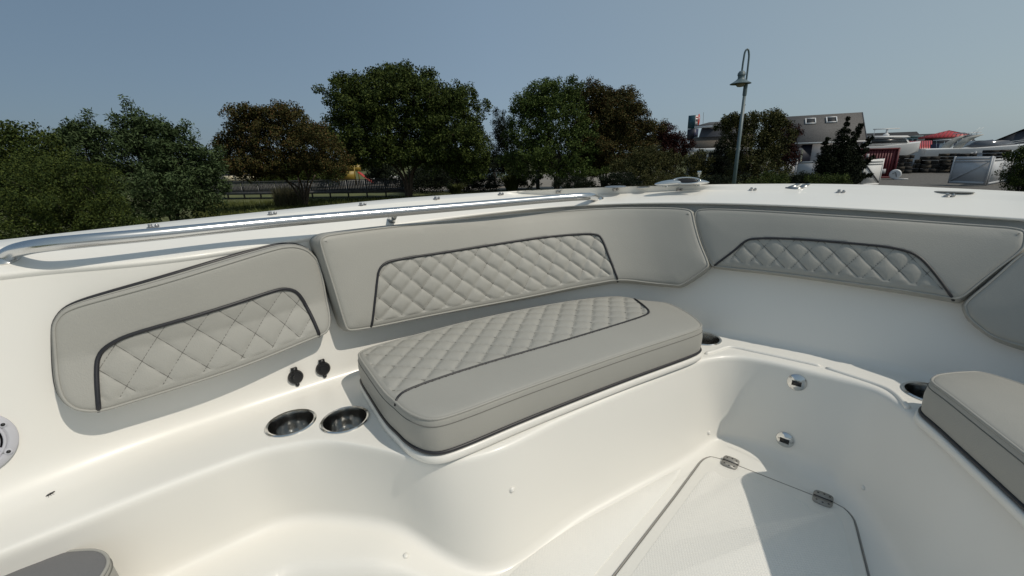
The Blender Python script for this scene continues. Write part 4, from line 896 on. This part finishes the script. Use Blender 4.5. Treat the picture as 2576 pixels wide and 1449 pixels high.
for px, Y, h, m, lab, w_ in ((1243, 43, 1.5, WOODD, "dark wooden post beside the tan paving", .12), (1352, 40, 1.7, WOODG, "grey wooden post left of the middle tree trunk", .16), (1541, 30, .95, WHITEP, "thin white marker post under the bronze tree", .045)):
    MB().box(gp(px, Y)+np.array([0, 0, h/2]), (w_, w_, h/2)).build("marker_post" if m is WHITEP else "wooden_post", m)
    tag(bpy.context.scene.objects[-1] if False else COL.objects[len(COL.objects)-1], lab, "post")
# ------------------------------------------------------------------ street lamp with banner
LY = 19.0
lb, lt = gp(1853.5, LY), AT(1886, 124, LY)
lamp = empty("street_lamp", lb, "tall blue green street lamp with gooseneck arm and pole banner", "street lamp")
top = np.array([lb[0]+(lt[0]-lb[0])*.0, lb[1], lt[2]]); k = LY/1075
Zs = top[2]-.35; p0 = np.array([lb[0], lb[1], 0]); s2 = np.array([lb[0], lb[1], AT(1880, 245, LY)[2]])
def lz(y, x=1880): return AT(x, y, LY)[2]
MB().lathe([(.15, 0), (.15, .12), (.085, .25), (.078, .3)], p0, 16).build("base", BLUEG, lamp, True, 40)
MB().tube([p0+np.array([0, 0, .25]), np.array([*lb[:2], lz(235)])], [.085, .062], 14).build("pole", BLUEG, lamp, True)
MB().lathe([(.072, 0), (.078, .05), (.078, .45), (.066, .5)], np.array([*lb[:2], lz(240)]), 14).build("collar", BLUEG, lamp, True, 40)
armx = -np.array([.20, .0, 0])*1.0
hk = [np.array([*lb[:2], lz(225)]), np.array([*lb[:2], lz(160)]), np.array([*lb[:2], lz(135)])+armx*.10, np.array([*lb[:2], lz(123)])+armx*.45, np.array([*lb[:2], lz(127)])+armx*.85, np.array([*lb[:2], lz(150)])+armx*1.05, np.array([*lb[:2], lz(180)])+armx*1.1]
MB().tube(spline(hk, 40), .036, 10).build("gooseneck_arm", BLUEG, lamp, True)
hc = np.array([*lb[:2], lz(181)])+armx*1.1
sh = MB().lathe([(.03, .06), (.09, .045), (.145, -.03), (.15, -.09), (.155, -.10), (.135, -.115), (.125, -.20), (.135, -.235), (.20, -.30), (.30, -.36), (.395, -.41), (.40, -.43), (.38, -.425), (.15, -.33)], hc, 28).build("lamp_shade", BLUEG, lamp, True, 40)
MB().lathe([(.19, -.40), (.175, -.47), (.11, -.535), (0, -.55)][::1], hc, 18).build("lamp_globe", mat("lamp_glass", (.25, .22, .20), .15), lamp, True)
bn = empty("pole_banner", np.array([*lb[:2], lz(262)]), "narrow grey printed banner hanging from the lamp pole", "banner")
bx = np.array([.55, .83, 0]); bx /= np.linalg.norm(bx); z1, z0 = lz(262), lz(332); bo = np.array([*lb[:2], 0])+bx*.09
def bpanel(a, c_, za, zb, m, nm, off=.0): MB().prism([bo+bx*a+np.array([0, 0, za]), bo+bx*c_+np.array([0, 0, za]), bo+bx*c_+np.array([0, 0, zb]), bo+bx*a+np.array([0, 0, zb])], np.cross(bx, [0, 0, 1])*(-.006-off), np.cross(bx, [0, 0, 1])*(.006+off)).build(nm, m, bn)
PRINT = bmat("grey_blue_print", (.16, .17, .23), .7, var=.6, vscale=5, detail=6)
bpanel(0, .55, z0, z1, bmat("banner_cloth", (.36, .35, .35), .8), "cloth"); bpanel(.04, .51, z0+.62*(z1-z0)*.35, z0+.70*(z1-z0), PRINT, "print", .002); bpanel(.03, .52, z0+.12*(z1-z0), z0+.20*(z1-z0), PRINT, "print", .002)
for zz in (z1+.03, z0-.03): MB().bar(bo-bx*.08+np.array([0, 0, zz]), bo+bx*.60+np.array([0, 0, zz]), .03, .03).build("bracket_arm", BLACK, bn)
# ------------------------------------------------------------------ pylon sign
SY = 60; sc_ = AT(1745.5, 300, SY); sp = empty("pylon_sign", (sc_[0], sc_[1], 0), "tall two tier pylon sign with white upper and navy lower face", "sign")
SX = np.array([.80, .60, 0]); SX /= np.linalg.norm(SX); SN = np.array([SX[1], -SX[0], 0]); hs = .50; sq = np.array([sc_[0], sc_[1], 0.0])
def sz(y): return AT(1745, y, SY)[2]
fx = (SX-SN*0)  # face direction
def sbox(za, zb, m, nm, hw=hs): return MB().box(sq+np.array([0, 0, (za+zb)/2]), (hw, hw, (zb-za)/2), ax=(SX, -SN, (0, 0, 1))).build(nm, m, sp)
sbox(sz(323), sz(290), TEAL, "upper_cabinet"); sbox(sz(353), sz(324), NAVY, "lower_cabinet", .49)
def sface(u0, u1, ya, yb, m, nm, d=.012):
    c_ = sq+SN*(hs+.0)+SX*(u0+u1)/2+np.array([0, 0, (sz(ya)+sz(yb))/2]); return MB().box(c_, (abs(u1-u0)/2, d, abs(sz(ya)-sz(yb))/2), ax=(SX, SN, (0, 0, 1))).build(nm, m, sp)
sface(-.48, .48, 322, 291, WHITEP, "upper_face"); sface(-.47, .47, 352, 325, NAVYF, "lower_face", .008)
GREYT = bmat("dark_grey_lettering", (.10, .11, .13), .6)
sface(-.42, .10, 297, 294, REDP, "lettering", .018); sface(-.42, .08, 306, 300, GREYT, "lettering", .018); sface(-.42, .06, 316, 310, GREYT, "lettering", .018)
lc = sq+SN*(hs)+SX*.30+np.array([0, 0, sz(302)])
MB().lathe([(1, -.02), (1, .02)], lc, 24, np.array([SX*.26, np.array([0, 0, 1])*.75, SN])).build("emblem", REDP, sp); MB().lathe([(1, -.022), (1, .024)], lc+SX*.02+np.array([0, 0, .18]), 16, np.array([SX*.10, np.array([0, 0, 1])*.22, SN])).build("emblem_flash", WHITEP, sp)
sface(-.40, .36, 346, 344.5, PALEB, "lettering", .016)
for u in (-.42, .42): MB().box(sq+SX*u+np.array([0, 0, sz(353)/2]), (.09, .09, sz(353)/2)).build("post", WHITEP, sp)
sface(-.33, .33, 362, 355.5, WHITEP, "small_sign"); sface(-.28, .28, 359.5, 357.5, REDP, "lettering", .018)
MB().tube([gp(1766, 62), AT(1770, 282, 62)], .02, 6).build("antenna_pole", WOODG); tag(COL.objects[len(COL.objects)-1], "thin grey antenna pole just right of the pylon sign", "antenna")
# ------------------------------------------------------------------ grey shingled building with skylights
A_, B_ = AT(1975, 297, 50), AT(2169, 282.4, 46.8); B_[2] = A_[2]; e_ = B_-A_; RL = np.linalg.norm(e_); e_ /= RL; n_ = np.array([e_[1], -e_[0], 0]); Zv = np.array([0, 0, 1.0])
gb = empty("grey_building", ((A_+B_)/2)*np.array([1, 1, 0]), "long building with grey shingle roof and two skylights behind the junipers", "building")
D_, EV = 4.6, 3.28; fo = n_*D_+Zv*(EV-A_[2])
MB().prism([A_, A_+fo, B_+fo, B_], (0, 0, 0), (0, 0, .16)).build("roof", SHING, gb)
MB().prism([A_, A_-n_*D_+Zv*(EV-A_[2]), B_-n_*D_+Zv*(EV-A_[2]), B_], (0, 0, 0), (0, 0, .15)).build("roof", SHING, gb)
wp = lambda u, w_, z: (A_+e_*u+n_*w_)*np.array([1, 1, 0])+Zv*z
MB().prism([wp(.2, -D_+.3, 0), wp(.2, -D_+.3, EV-.05), wp(.2, 0, A_[2]-.1), wp(.2, D_-.4, EV-.05), wp(.2, D_-.4, 0)], (0, 0, 0), e_*(RL-.4)).build("wall", WALLW, gb)
MB().bar(A_+fo+n_*.02+Zv*.03, B_+fo+n_*.02+Zv*.03, .10, .14).build("eave_gutter", WHITEP, gb); MB().bar(B_+e_*.02+Zv*.08, B_+fo+e_*.02+Zv*.08, .06, .2).build("rake_trim", WALLG, gb)
MB().bar(A_-e_*.02+Zv*.1, A_+fo*.45-e_*.02+Zv*.1, .06, .2).build("rake_trim", WHITEP, gb)
rn = np.cross(e_, fo); rn /= np.linalg.norm(rn); rn = rn if rn[2] > 0 else -rn; fd = fo/np.linalg.norm(fo)
for px, py in ((2038.6, 305.5), (2091.6, 302)):
    d = ray(px, py); q = EYE+d*(((A_+Zv*.16-EYE) @ rn)/(d @ rn)); sk_ = MB()
    for (du_, dv_, hu, hv) in ((-.42, 0, .05, .55), (.42, 0, .05, .55), (0, -.50, .37, .05), (0, .50, .37, .05)): sk_.box(q+e_*du_+fd*dv_+rn*.06, (hu, hv, .06), ax=(e_, fd, rn))
    sk = sk_.build("skylight", WHITEP, gb); MB().box(q+rn*.03, (.37, .45, .03), ax=(e_, fd, rn)).build("pane", bmat('skylight_pane', (.03, .032, .036), .6, spec=.2), sk)
q0 = wp(.35, D_-.36, 0)
MB().box(wp(1.35, D_-.37, 1.75), (1.15, .05, 1.45), ax=(e_, n_, Zv)).build("doorway", NAVY, gb); 
for u, hw, z, hz, m in ((.62, .05, 1.6, 1.15, WHITEP), (1.35, .06, 1.55, 1.1, WHITEP), (1.72, .07, 1.6, 1.1, CREAM), (.95, .38, 1.5, 1.05, PALEB), (1.1, .65, 2.75, .05, WHITEP)): MB().box(wp(u, D_-.30, z), (hw, .03, hz), ax=(e_, n_, Zv)).build("door_frame" if m is not PALEB else "door_pane", m, gb)
# left wing: flat upper roof, dark wall, brown lower roof, white canopy
lw = empty("grey_wing", gp(1800, 58), "dark grey building wing with brown lower roof between the sign and the yellow green tree", "building")
a0, a1 = AT(1768, 318, 57), AT(1900, 313, 54); a1[2] = a0[2]; we = a1-a0; we /= np.linalg.norm(we); wn = np.array([we[1], -we[0], 0])
MB().prism([a0-we*.9+wn*.5, a1+wn*.5, a1-wn*3+Zv*.55, a0+we*.3-wn*3+Zv*.55], (0, 0, -.02), (0, 0, .08)).build("upper_roof", SHING, lw); MB().bar(a0-we*.9+wn*.52-Zv*.06, a1+wn*.52-Zv*.06, .06, .24).build("fascia", WHITEP, lw)
MB().prism([a0*np.array([1, 1, 0])-we*1.4, a1*np.array([1, 1, 0]), a1-Zv*.1, a0-Zv*.1-we*.1], (0, 0, 0), -wn*.3).build("wall", WALLG, lw)
za = AT(1760, 347, 57)[2]; zb = AT(1750, 371, 56)[2]
MB().prism([a0*np.array([1, 1, 0])-we*.9+Zv*za+wn*.02, a1*np.array([1, 1, 0])+Zv*za+wn*.02, a1*np.array([1, 1, 0])+Zv*zb+wn*1.5, a0*np.array([1, 1, 0])-we*1.6+Zv*zb+wn*1.5], (0, 0, 0), (0, 0, .12)).build("lower_roof", SHINGB, lw)
zc = zb-.35
MB().bar(a0*np.array([1, 1, 0])-we*3.2+wn*2.2+Zv*zc, a1*np.array([1, 1, 0])+wn*2.2+Zv*zc, 1.6, .5).build("canopy", WHITEP, lw)
for u in (-2.6, -.8, 1.2, 3.0): MB().box(a0*np.array([1, 1, 0])+we*u+wn*2.6+Zv*(zc/2), (.09, .09, zc/2)).build("column", WHITEP, lw)
# ------------------------------------------------------------------ white vinyl fences and gates
def fence(lab, pts, h=1.8, bay=2.4, group="white vinyl fences of the yard"):
    root = empty("vinyl_fence", (pts[0][0], pts[0][1], 0), lab, "fence", group)
    for a, c_ in zip(pts, pts[1:]):
        a = np.array([a[0], a[1], 0.0]); c_ = np.array([c_[0], c_[1], 0.0]); L = np.linalg.norm(c_-a); d = (c_-a)/L; m = max(1, round(L/bay))
        for i in range(m+1):
            q = a+d*(L*i/m); MB().box(q+Zv*(h/2+.04), (.065, .065, h/2+.04), math.atan2(d[1], d[0])).lathe([(.10, h+.08), (.10, h+.10), (0, h+.16)], q, 4).build("post", VFENCE, root)
            if i < m:
                r_ = a+d*(L*(i+1)/m); s0_, s1_ = q+d*.065, r_-d*.065
                MB().bar(s0_+Zv*(h*.5), s1_+Zv*(h*.5), .03, h*.86).build("panel", VFENCE, root)
                MB().bar(s0_+Zv*(h-.10), s1_+Zv*(h-.10), .06, .16).build("top_rail", VFENCE, root); MB().bar(s0_+Zv*.12, s1_+Zv*.12, .06, .14).build("bottom_rail", VFENCE, root)
    return root
fence("white vinyl fence in front of the grey building", [gp(1930, 40), gp(2180, 35)])
fence("long white vinyl fence behind the timber stacks", [gp(2225, 56), gp(2640, 44)], bay=3.0)
fence("white vinyl fence section running back from the right gate", [gp(2500, 30.4), gp(2556, 33.5), gp(2640, 31)], bay=3.2)
def gate(lab, a, c_, h, m, flip):
    root = empty("yard_gate", (a[0], a[1], 0), lab, "gate"); a = a+Zv*.12; c_ = c_+Zv*.12; L = np.linalg.norm(c_-a); d = (c_-a)/L; nn = np.array([d[1], -d[0], 0]); nn = nn if nn @ (EYE-a) > 0 else -nn
    MB().bar(a+Zv*h*.5, c_+Zv*h*.5, .03, h).build("panel", m, root)
    for q in (a, c_): MB().bar(q+Zv*.0, q+Zv*(h+.03), .09, .09, up=d).build("stile", m, root)
    for z in (.10, h-.12, h-.30): MB().bar(a+d*.05+nn*.03+Zv*z, c_-d*.05+nn*.03+Zv*z, .045, .10 if z < h-.2 and z > .2 else .15).build("rail", m, root)
    s_, e2_ = (a+Zv*.2, c_+Zv*(h-.35)) if not flip else (a+Zv*(h-.35), c_+Zv*.2)
    MB().bar(s_+nn*.035+d*.08, e2_+nn*.035-d*.08, .05, .11, up=nn).build("brace", bmat("grey_brace", (.16, .17, .18), .6) if flip else m, root)
    return root
GW = bmat("sunlit_gate_vinyl", (.66, .66, .65), .5)  # paler than the shaded gate's vinyl: sunlight put into the base colour
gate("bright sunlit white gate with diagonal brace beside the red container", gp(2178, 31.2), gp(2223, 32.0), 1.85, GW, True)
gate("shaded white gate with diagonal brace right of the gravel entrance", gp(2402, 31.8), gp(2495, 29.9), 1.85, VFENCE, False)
# ------------------------------------------------------------------ container, timber stacks, drum
ca, cb = gp(2140, 41), gp(2256, 40); cd_ = cb-ca; cL = np.linalg.norm(cd_); cd_ /= cL; cn = np.array([cd_[1], -cd_[0], 0])
ct = empty("shipping_container", ((ca+cb)/2), "dark red shipping container behind the sunlit gate", "container")
MB().bar((ca+cb)/2-cd_*cL/2-cn*1.2+Zv*1.32, (ca+cb)/2+cd_*cL/2-cn*1.2+Zv*1.32, 2.36, 2.56).build("box", REDBOX, ct)
for i in range(15): MB().box(ca+cd_*(.3+i*(cL-.6)/14)+cn*.0+Zv*1.32, (.07, .012, 1.18), ax=(cd_, cn, Zv)).build("side_rib", REDBOX, ct)
for z in (.08, 2.58): MB().bar(ca+cn*.02+Zv*z, cb+cn*.02+Zv*z, .1, .14).build("frame_rail", REDBOX, ct)
for q in (ca, cb): MB().box(q+cn*.01+Zv*1.32, (.08, .06, 1.33), ax=(cd_, cn, Zv)).build("corner_post", REDBOX, ct)
for u, z, hu, hz in ((-2.3, 2.0, .10, .18), (-2.75, 1.95, .08, .18), (-1.3, 1.65, .28, .09), (-.85, .62, .18, .20)): MB().box(cb+cd_*u+cn*.05+Zv*z, (hu, .008, hz), ax=(cd_, cn, Zv)).build("label_plate", WALLW, ct)
G3 = "timber stacks along the yard fence"
for x0, x1, yt, Y, lab, nl in ((2258, 2296, 389, 46, "dark timber stack next to the red container", 7), (2302, 2318, 400, 46.5, "small low timber stack between two larger ones", 4), (2321, 2362, 392, 46, "brown timber stack in the middle of the row", 6), (2366, 2406, 385, 45.5, "tallest black timber stack left of the shaded gate", 8), (2412, 2455, 385, 44, "timber stack seen over the top of the shaded gate", 8), (2478, 2534, 376, 43, "long dark timber stack at the right end of the row", 9)):
    a, c_ = gp(x0, Y), gp(x1, Y-.4); H = AT((x0+x1)/2, yt, Y)[2]; d = (c_-a)/np.linalg.norm(c_-a); L = np.linalg.norm(c_-a); root = empty("timber_stack", (a+c_)/2, lab, "timber", G3); hh = H/nl; nn = np.array([d[1], -d[0], 0])
    nl = max(3, nl-2); hh = H/nl
    for i in range(nl):
        l0 = rng.random()*.15*L*(i > 1); l1 = L-rng.random()*.2*L*(i > 1); cut = l0+(l1-l0)*(.35+.3*rng.random())
        for u0, u1 in ((l0, cut-.02), (cut+.02, l1)):
            MB().box(a+d*(u0+u1)/2+Zv*(hh*(i+.5))-nn*(rng.random()*.15), ((u1-u0)/2, .45, hh*.42), ax=(d, nn, Zv)).build("timber", WOODM if rng.random() < .35 else WOODD, root)
dr = empty("white_drum", gp(2262, 38.5), "white round drum lying at the corner of the red container", "drum"); q = gp(2261, 38.3)
cnn = EYE-q; cnn[2] = 0; cnn /= np.linalg.norm(cnn); MB().lathe([(.05, -.6), (.40, -.55), (.42, -.1), (.42, .1), (.36, .16), (0, .18)], q+Zv*.44, 24, np.array([np.cross(Zv, cnn), Zv, cnn])).build("drum_body", WHITEP, dr, True, 40)
MB().tube([q+cnn*.2+Zv*.25+np.cross(Zv, cnn)*.1, q+cnn*.2+Zv*.62, q+cnn*.2+Zv*.5+np.cross(Zv, cnn)*-.2], .025, 6).build("handle", BLACK, dr); MB().bar(q+cnn*.3+Zv*.06, q+cnn*.3+np.cross(Zv, cnn)*.9+Zv*.06, .12, .1).build("foot_bar", WHITEP, dr)
# ------------------------------------------------------------------ stored boats
def yacht(name, lab, c_, rz, L, B, sheer, hullm, build):
    root = empty(name, (c_[0], c_[1], 0), lab, "boat", "boats stored in the yard"); X = np.array([math.cos(rz), math.sin(rz), 0]); Yv = np.array([-math.sin(rz), math.cos(rz), 0]); c_ = np.array([c_[0], c_[1], 0.0])
    n = 18; rows_ = []
    for i in range(n+1):
        t = i/n; x = L*(t-.5); bw_ = B/2*(1 if t < .45 else math.sqrt(max(0, 1-((t-.45)/.55)**2.2))); rise = .35*max(0, t-.4)/.6
        zb_ = sheer-1.6+.9*max(0, (t-.6)/.4)**2
        prof_ = [(0, zb_), (bw_*.75, zb_+.35), (bw_*.95, zb_+.9), (bw_+.03, sheer+rise-.12), (bw_+.03, sheer+rise), (bw_*.8, sheer+rise+.05), (0, sheer+rise+.09)]
        rows_.append([c_+X*x+Yv*y+Zv*z for y, z in prof_[::1]]+[c_+X*x-Yv*y+Zv*z for y, z in prof_[::-1][1:-1]])
    m = len(rows_[0]); v = np.array(rows_).reshape(-1, 3); f = [(i*m+k, i*m+(k+1) % m, (i+1)*m+(k+1) % m, (i+1)*m+k) for i in range(n) for k in range(m)]+[tuple(range(m))]
    mesh("hull", v, f, hullm, root, True, 35)
    build(root, c_, X, Yv, sheer)
    for t in (-.3, .05, .3): MB().bar(c_+X*L*t+Zv*0, c_+X*L*t+Zv*(sheer-1.4), .3, .3, up=X).build("stand", WOODD, root)
    return root
def sportcruiser(root, c_, X, Yv, s_):
    q = lambda x, y, z: c_+X*x+Yv*y+Zv*(s_+z)
    MB().prism([q(-1.5, -1.1, .1), q(2.6, -.7, .15), q(1.6, -.8, .72), q(-.8, -1.0, .8)], (0, 0, 0), Yv*2.0).build("windshield", mat("tinted_glass", (.10, .11, .13), .1), root)
    arch = chaikin(np.array([(-3.3, .0), (-3.0, .6), (-2.2, 1.25), (-1.2, 1.45), (-.8, 1.4), (-1.4, 1.15), (-2.2, .6), (-2.4, .0)]), 2)
    for sg in (-1.15, 1.15): MB().prism([q(x, sg, z) for x, z in arch], Yv*-.06, Yv*.06).build("radar_arch", CANV, root)
    MB().bar(q(-1.1, -1.15, 1.40), q(-1.1, 1.15, 1.40), .5, .08).build("arch_top", WHITEP, root)
    for x in (-1.0, -1.3): MB().tube([q(x, .4, 1.4), q(x+.8, .5, 2.2)], .02, 5).build("antenna", WHITEP, root)
    MB().tube(spline([q(1.2, 1.2, .35), q(4.0, .9, .75), q(5.6, 0, .85), q(4.0, -.9, .75), q(1.2, -1.2, .35)], 40), .022, 6).build("bow_rail", STEEL, root, True)
    for sg in (-1, 1):
        st_ = [q(x, sg*w_, z) for x, w_, z in ((-.5, 1.53, -.52), (3.2, 1.18, -.40), (3.2, 1.19, -.22), (-.5, 1.53, -.30))]; MB().prism(st_, Yv*-.03, Yv*.03).build("hull_stripe", NAVY, root)
def flybridge(root, c_, X, Yv, s_):
    q = lambda x, y, z: c_+X*x+Yv*y+Zv*(s_+z)
    MB().prism([q(-2.2, -1.2, .1), q(2.2, -1.0, .1), q(1.5, -1.0, .85), q(-2.2, -1.15, .95)], (0, 0, 0), Yv*2.3).build("cabin", WHITEP, root)
    MB().prism([q(-2.1, -1.22, .32), q(1.75, -1.05, .32), q(1.4, -1.05, .78), q(-2.1, -1.2, .85)], (0, 0, 0), Yv*2.36).build("window", GLASSD, root)
    MB().prism([q(-2.6, -1.3, .95), q(1.9, -1.1, .90), q(1.6, -1.0, 1.08), q(-2.6, -1.2, 1.18)], (0, 0, 0), Yv*2.4).build("hardtop", WHITEP, root)
    MB().bar(q(-1.4, 0, 1.9), q(1.2, 0, 1.9), .3, .10).build("radar_bar", WHITEP, root); MB().lathe([(.3, 0), (.3, .15), (.12, .3), (.1, .75)], q(0, 0, 1.12), 14).build("radar_mast", WHITEP, root, True, 40)
    MB().tube([q(-1.3, 0, 1.1), q(-1.3, 0, 1.9)], .03, 6).build("mast_leg", WHITEP, root)
def ttop(root, c_, X, Yv, s_):
    q = lambda x, y, z: c_+X*x+Yv*y+Zv*(s_+z)
    MB().bar(q(-1.1, 0, 1.35), q(1.1, 0, 1.42), 1.7, .09).build("t_top", WHITEP, root)
    for x in (-.8, .7):
        for sg in (-.7, .7): MB().tube([q(x*.8, sg*.7, .0), q(x, sg, 1.36)], .03, 6).build("t_top_leg", STEEL, root)
    MB().box(q(0, 0, .45), (.5, .45, .5), math.atan2(X[1], X[0])).build("console", WHITEP, root); MB().prism([q(.2, -.5, .9), q(.6, -.5, .9), q(.35, -.45, 1.2)], (0, 0, 0), Yv*.9).build("windscreen", NAVYF, root)
yacht("sport_cruiser", "white sport cruiser with grey radar arch over the yard fence, bow to the right", gp(2465, 50), math.radians(-20), 11.5, 3.2, 2.25, WHITEP, sportcruiser)
yacht("flybridge_boat", "white cabin boat with radar mast showing above the red container", gp(2216, 52), math.radians(-8), 7.5, 2.6, 2.75, WHITEP, flybridge)
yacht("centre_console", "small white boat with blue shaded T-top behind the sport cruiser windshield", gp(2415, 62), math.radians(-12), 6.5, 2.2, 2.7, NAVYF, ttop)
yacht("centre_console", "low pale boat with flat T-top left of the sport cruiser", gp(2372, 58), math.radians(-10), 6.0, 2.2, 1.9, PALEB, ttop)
# ------------------------------------------------------------------ houses beyond the yard
rt = empty("red_roof_tower", gp(2390, 82), "grey tower with red hipped metal roof behind the boats", "building"); ap = AT(2387, 328, 82); ez = AT(2387, 344, 82)[2]; ce_ = np.array([ap[0], ap[1], 0])
r1, r2 = math.radians(38), 3.6
cor = [ce_+np.array([math.cos(r1+k*math.pi/2+math.pi/4), math.sin(r1+k*math.pi/2+math.pi/4), 0])*r2*1.35+Zv*ez for k in range(4)]
mb = MB(); mb.add(cor+[ap]+[c_-Zv*.15 for c_ in cor], [(0, 1, 4), (1, 2, 4), (2, 3, 4), (3, 0, 4), (5, 6, 1, 0), (6, 7, 2, 1), (7, 8, 3, 2), (8, 5, 0, 3), (8, 7, 6, 5)]); mb.build("roof", REDMET, rt)
REDS = bmat("red_roof_seam", (.22, .018, .02), .5)
for k in range(4):
    a, c_ = cor[k], cor[(k+1) % 4]; nn = np.cross(c_-a, ap-a); nn /= np.linalg.norm(nn)
    for t in np.linspace(.06, .94, 13):
        b0_ = a+(c_-a)*t; tt = 2*min(t, 1-t); mid_ = (a+c_)/2; up_ = (ap-mid_)*tt; MB().bar(b0_+nn*.03, b0_+up_+nn*.03, .07, .07, up=nn).build("roof_seam", REDS, rt)
MB().box(ce_+Zv*ez/2, (2.6, 2.6, ez/2), r1).build("wall", WALLG, rt)
for k in range(4):
    MB().bar(ce_+(cor[k]-ce_)*.74*np.array([1, 1, 0])+Zv*(ez-1.3), ce_+(cor[k]-ce_)*.93*np.array([1, 1, 0])+Zv*(ez-.2), .15, .15).build("roof_bracket", WHITEP, rt)
rr_ = empty("red_roof_shed", gp(2300, 76), "low shed with standing seam red roof beside the red container", "building")
a, c_, d, e2 = AT(2255, 357, 78), AT(2345, 352, 75), AT(2345, 374, 70), AT(2255, 379, 73); c_[2] = a[2]; d[2] = e2[2]
MB().prism([a, e2, d, c_], (0, 0, -.1), (0, 0, .06)).build("roof", REDMET, rr_)
for t in np.linspace(.03, .97, 16): MB().bar(a+(c_-a)*t+Zv*.09, e2+(d-e2)*t+Zv*.09, .07, .07).build("roof_seam", REDS, rr_)
MB().prism([a*np.array([1, 1, 0])+(e2-a)*np.array([1, 1, 0])*.9, c_*np.array([1, 1, 0])+(d-c_)*np.array([1, 1, 0])*.9, c_*np.array([1, 1, 0])+(d-c_)*np.array([1, 1, 0])*.9+Zv*(e2[2]-.05), a*np.array([1, 1, 0])+(e2-a)*np.array([1, 1, 0])*.9+Zv*(e2[2]-.05)], (0, 0, 0), (0, 2.0, 0)).build("wall", REDBOX, rr_)
h1, *_ = house("dark_roof_house", "far house with plain dark shingle roof behind the cabin boat", gp(2210, 96), math.radians(-14), 11, 9, 2.6, AT(2210, 336, 96)[2], WALLG, SHINGD)
h2, hc2, hX, hY, hZ = house("dark_roof_house", "far house with dark roof and pale blue dormer left of the red hipped roof", gp(2310, 100), math.radians(-16), 14, 9, 2.6, AT(2310, 339, 100)[2], WALLG, SHINGD)
dm = AT(2281, 352, 93); MB().box(dm, (1.1, 1.6, .62), math.radians(-16)).build("dormer", PALEB, h2); MB().bar(dm+np.array([-1.3, -.3, .68]), dm+np.array([1.3, -.65, .68]), 3.6, .12).build("dormer_roof", PALEB, h2)
for dx in (-.4, .4): MB().box(dm+np.array([dx-.25, -1.66+dx*-.29, -.12]), (.22, .04, .26), math.radians(-16)).build("dormer_window", GLASSD, h2)
gq = AT(2352, 350, 93); MB().prism([gq+np.array([-3.0, 0, -.9]), gq+np.array([2.4, -.8, -.9]), gq+np.array([.4, -.4, .9])], (0, 0, 0), (.9, 3.4, 0)).build("gable", WALLW, h2)
for s_ in (-3.0, 2.4): MB().bar(gq+np.array([s_, -.35 if s_ > 0 else 0, -.85])+np.array([0, -.4, 0]), gq+np.array([.4, -.8, .98]), .12, .2).build("rake_trim", WHITEP, h2)
h3, *_ = house("dark_gable_house", "far dark gabled house at the right edge of the frame", gp(2580, 84), math.radians(28), 12, 8, 2.4, AT(2540, 328, 84)[2], WALLG, SHINGD)
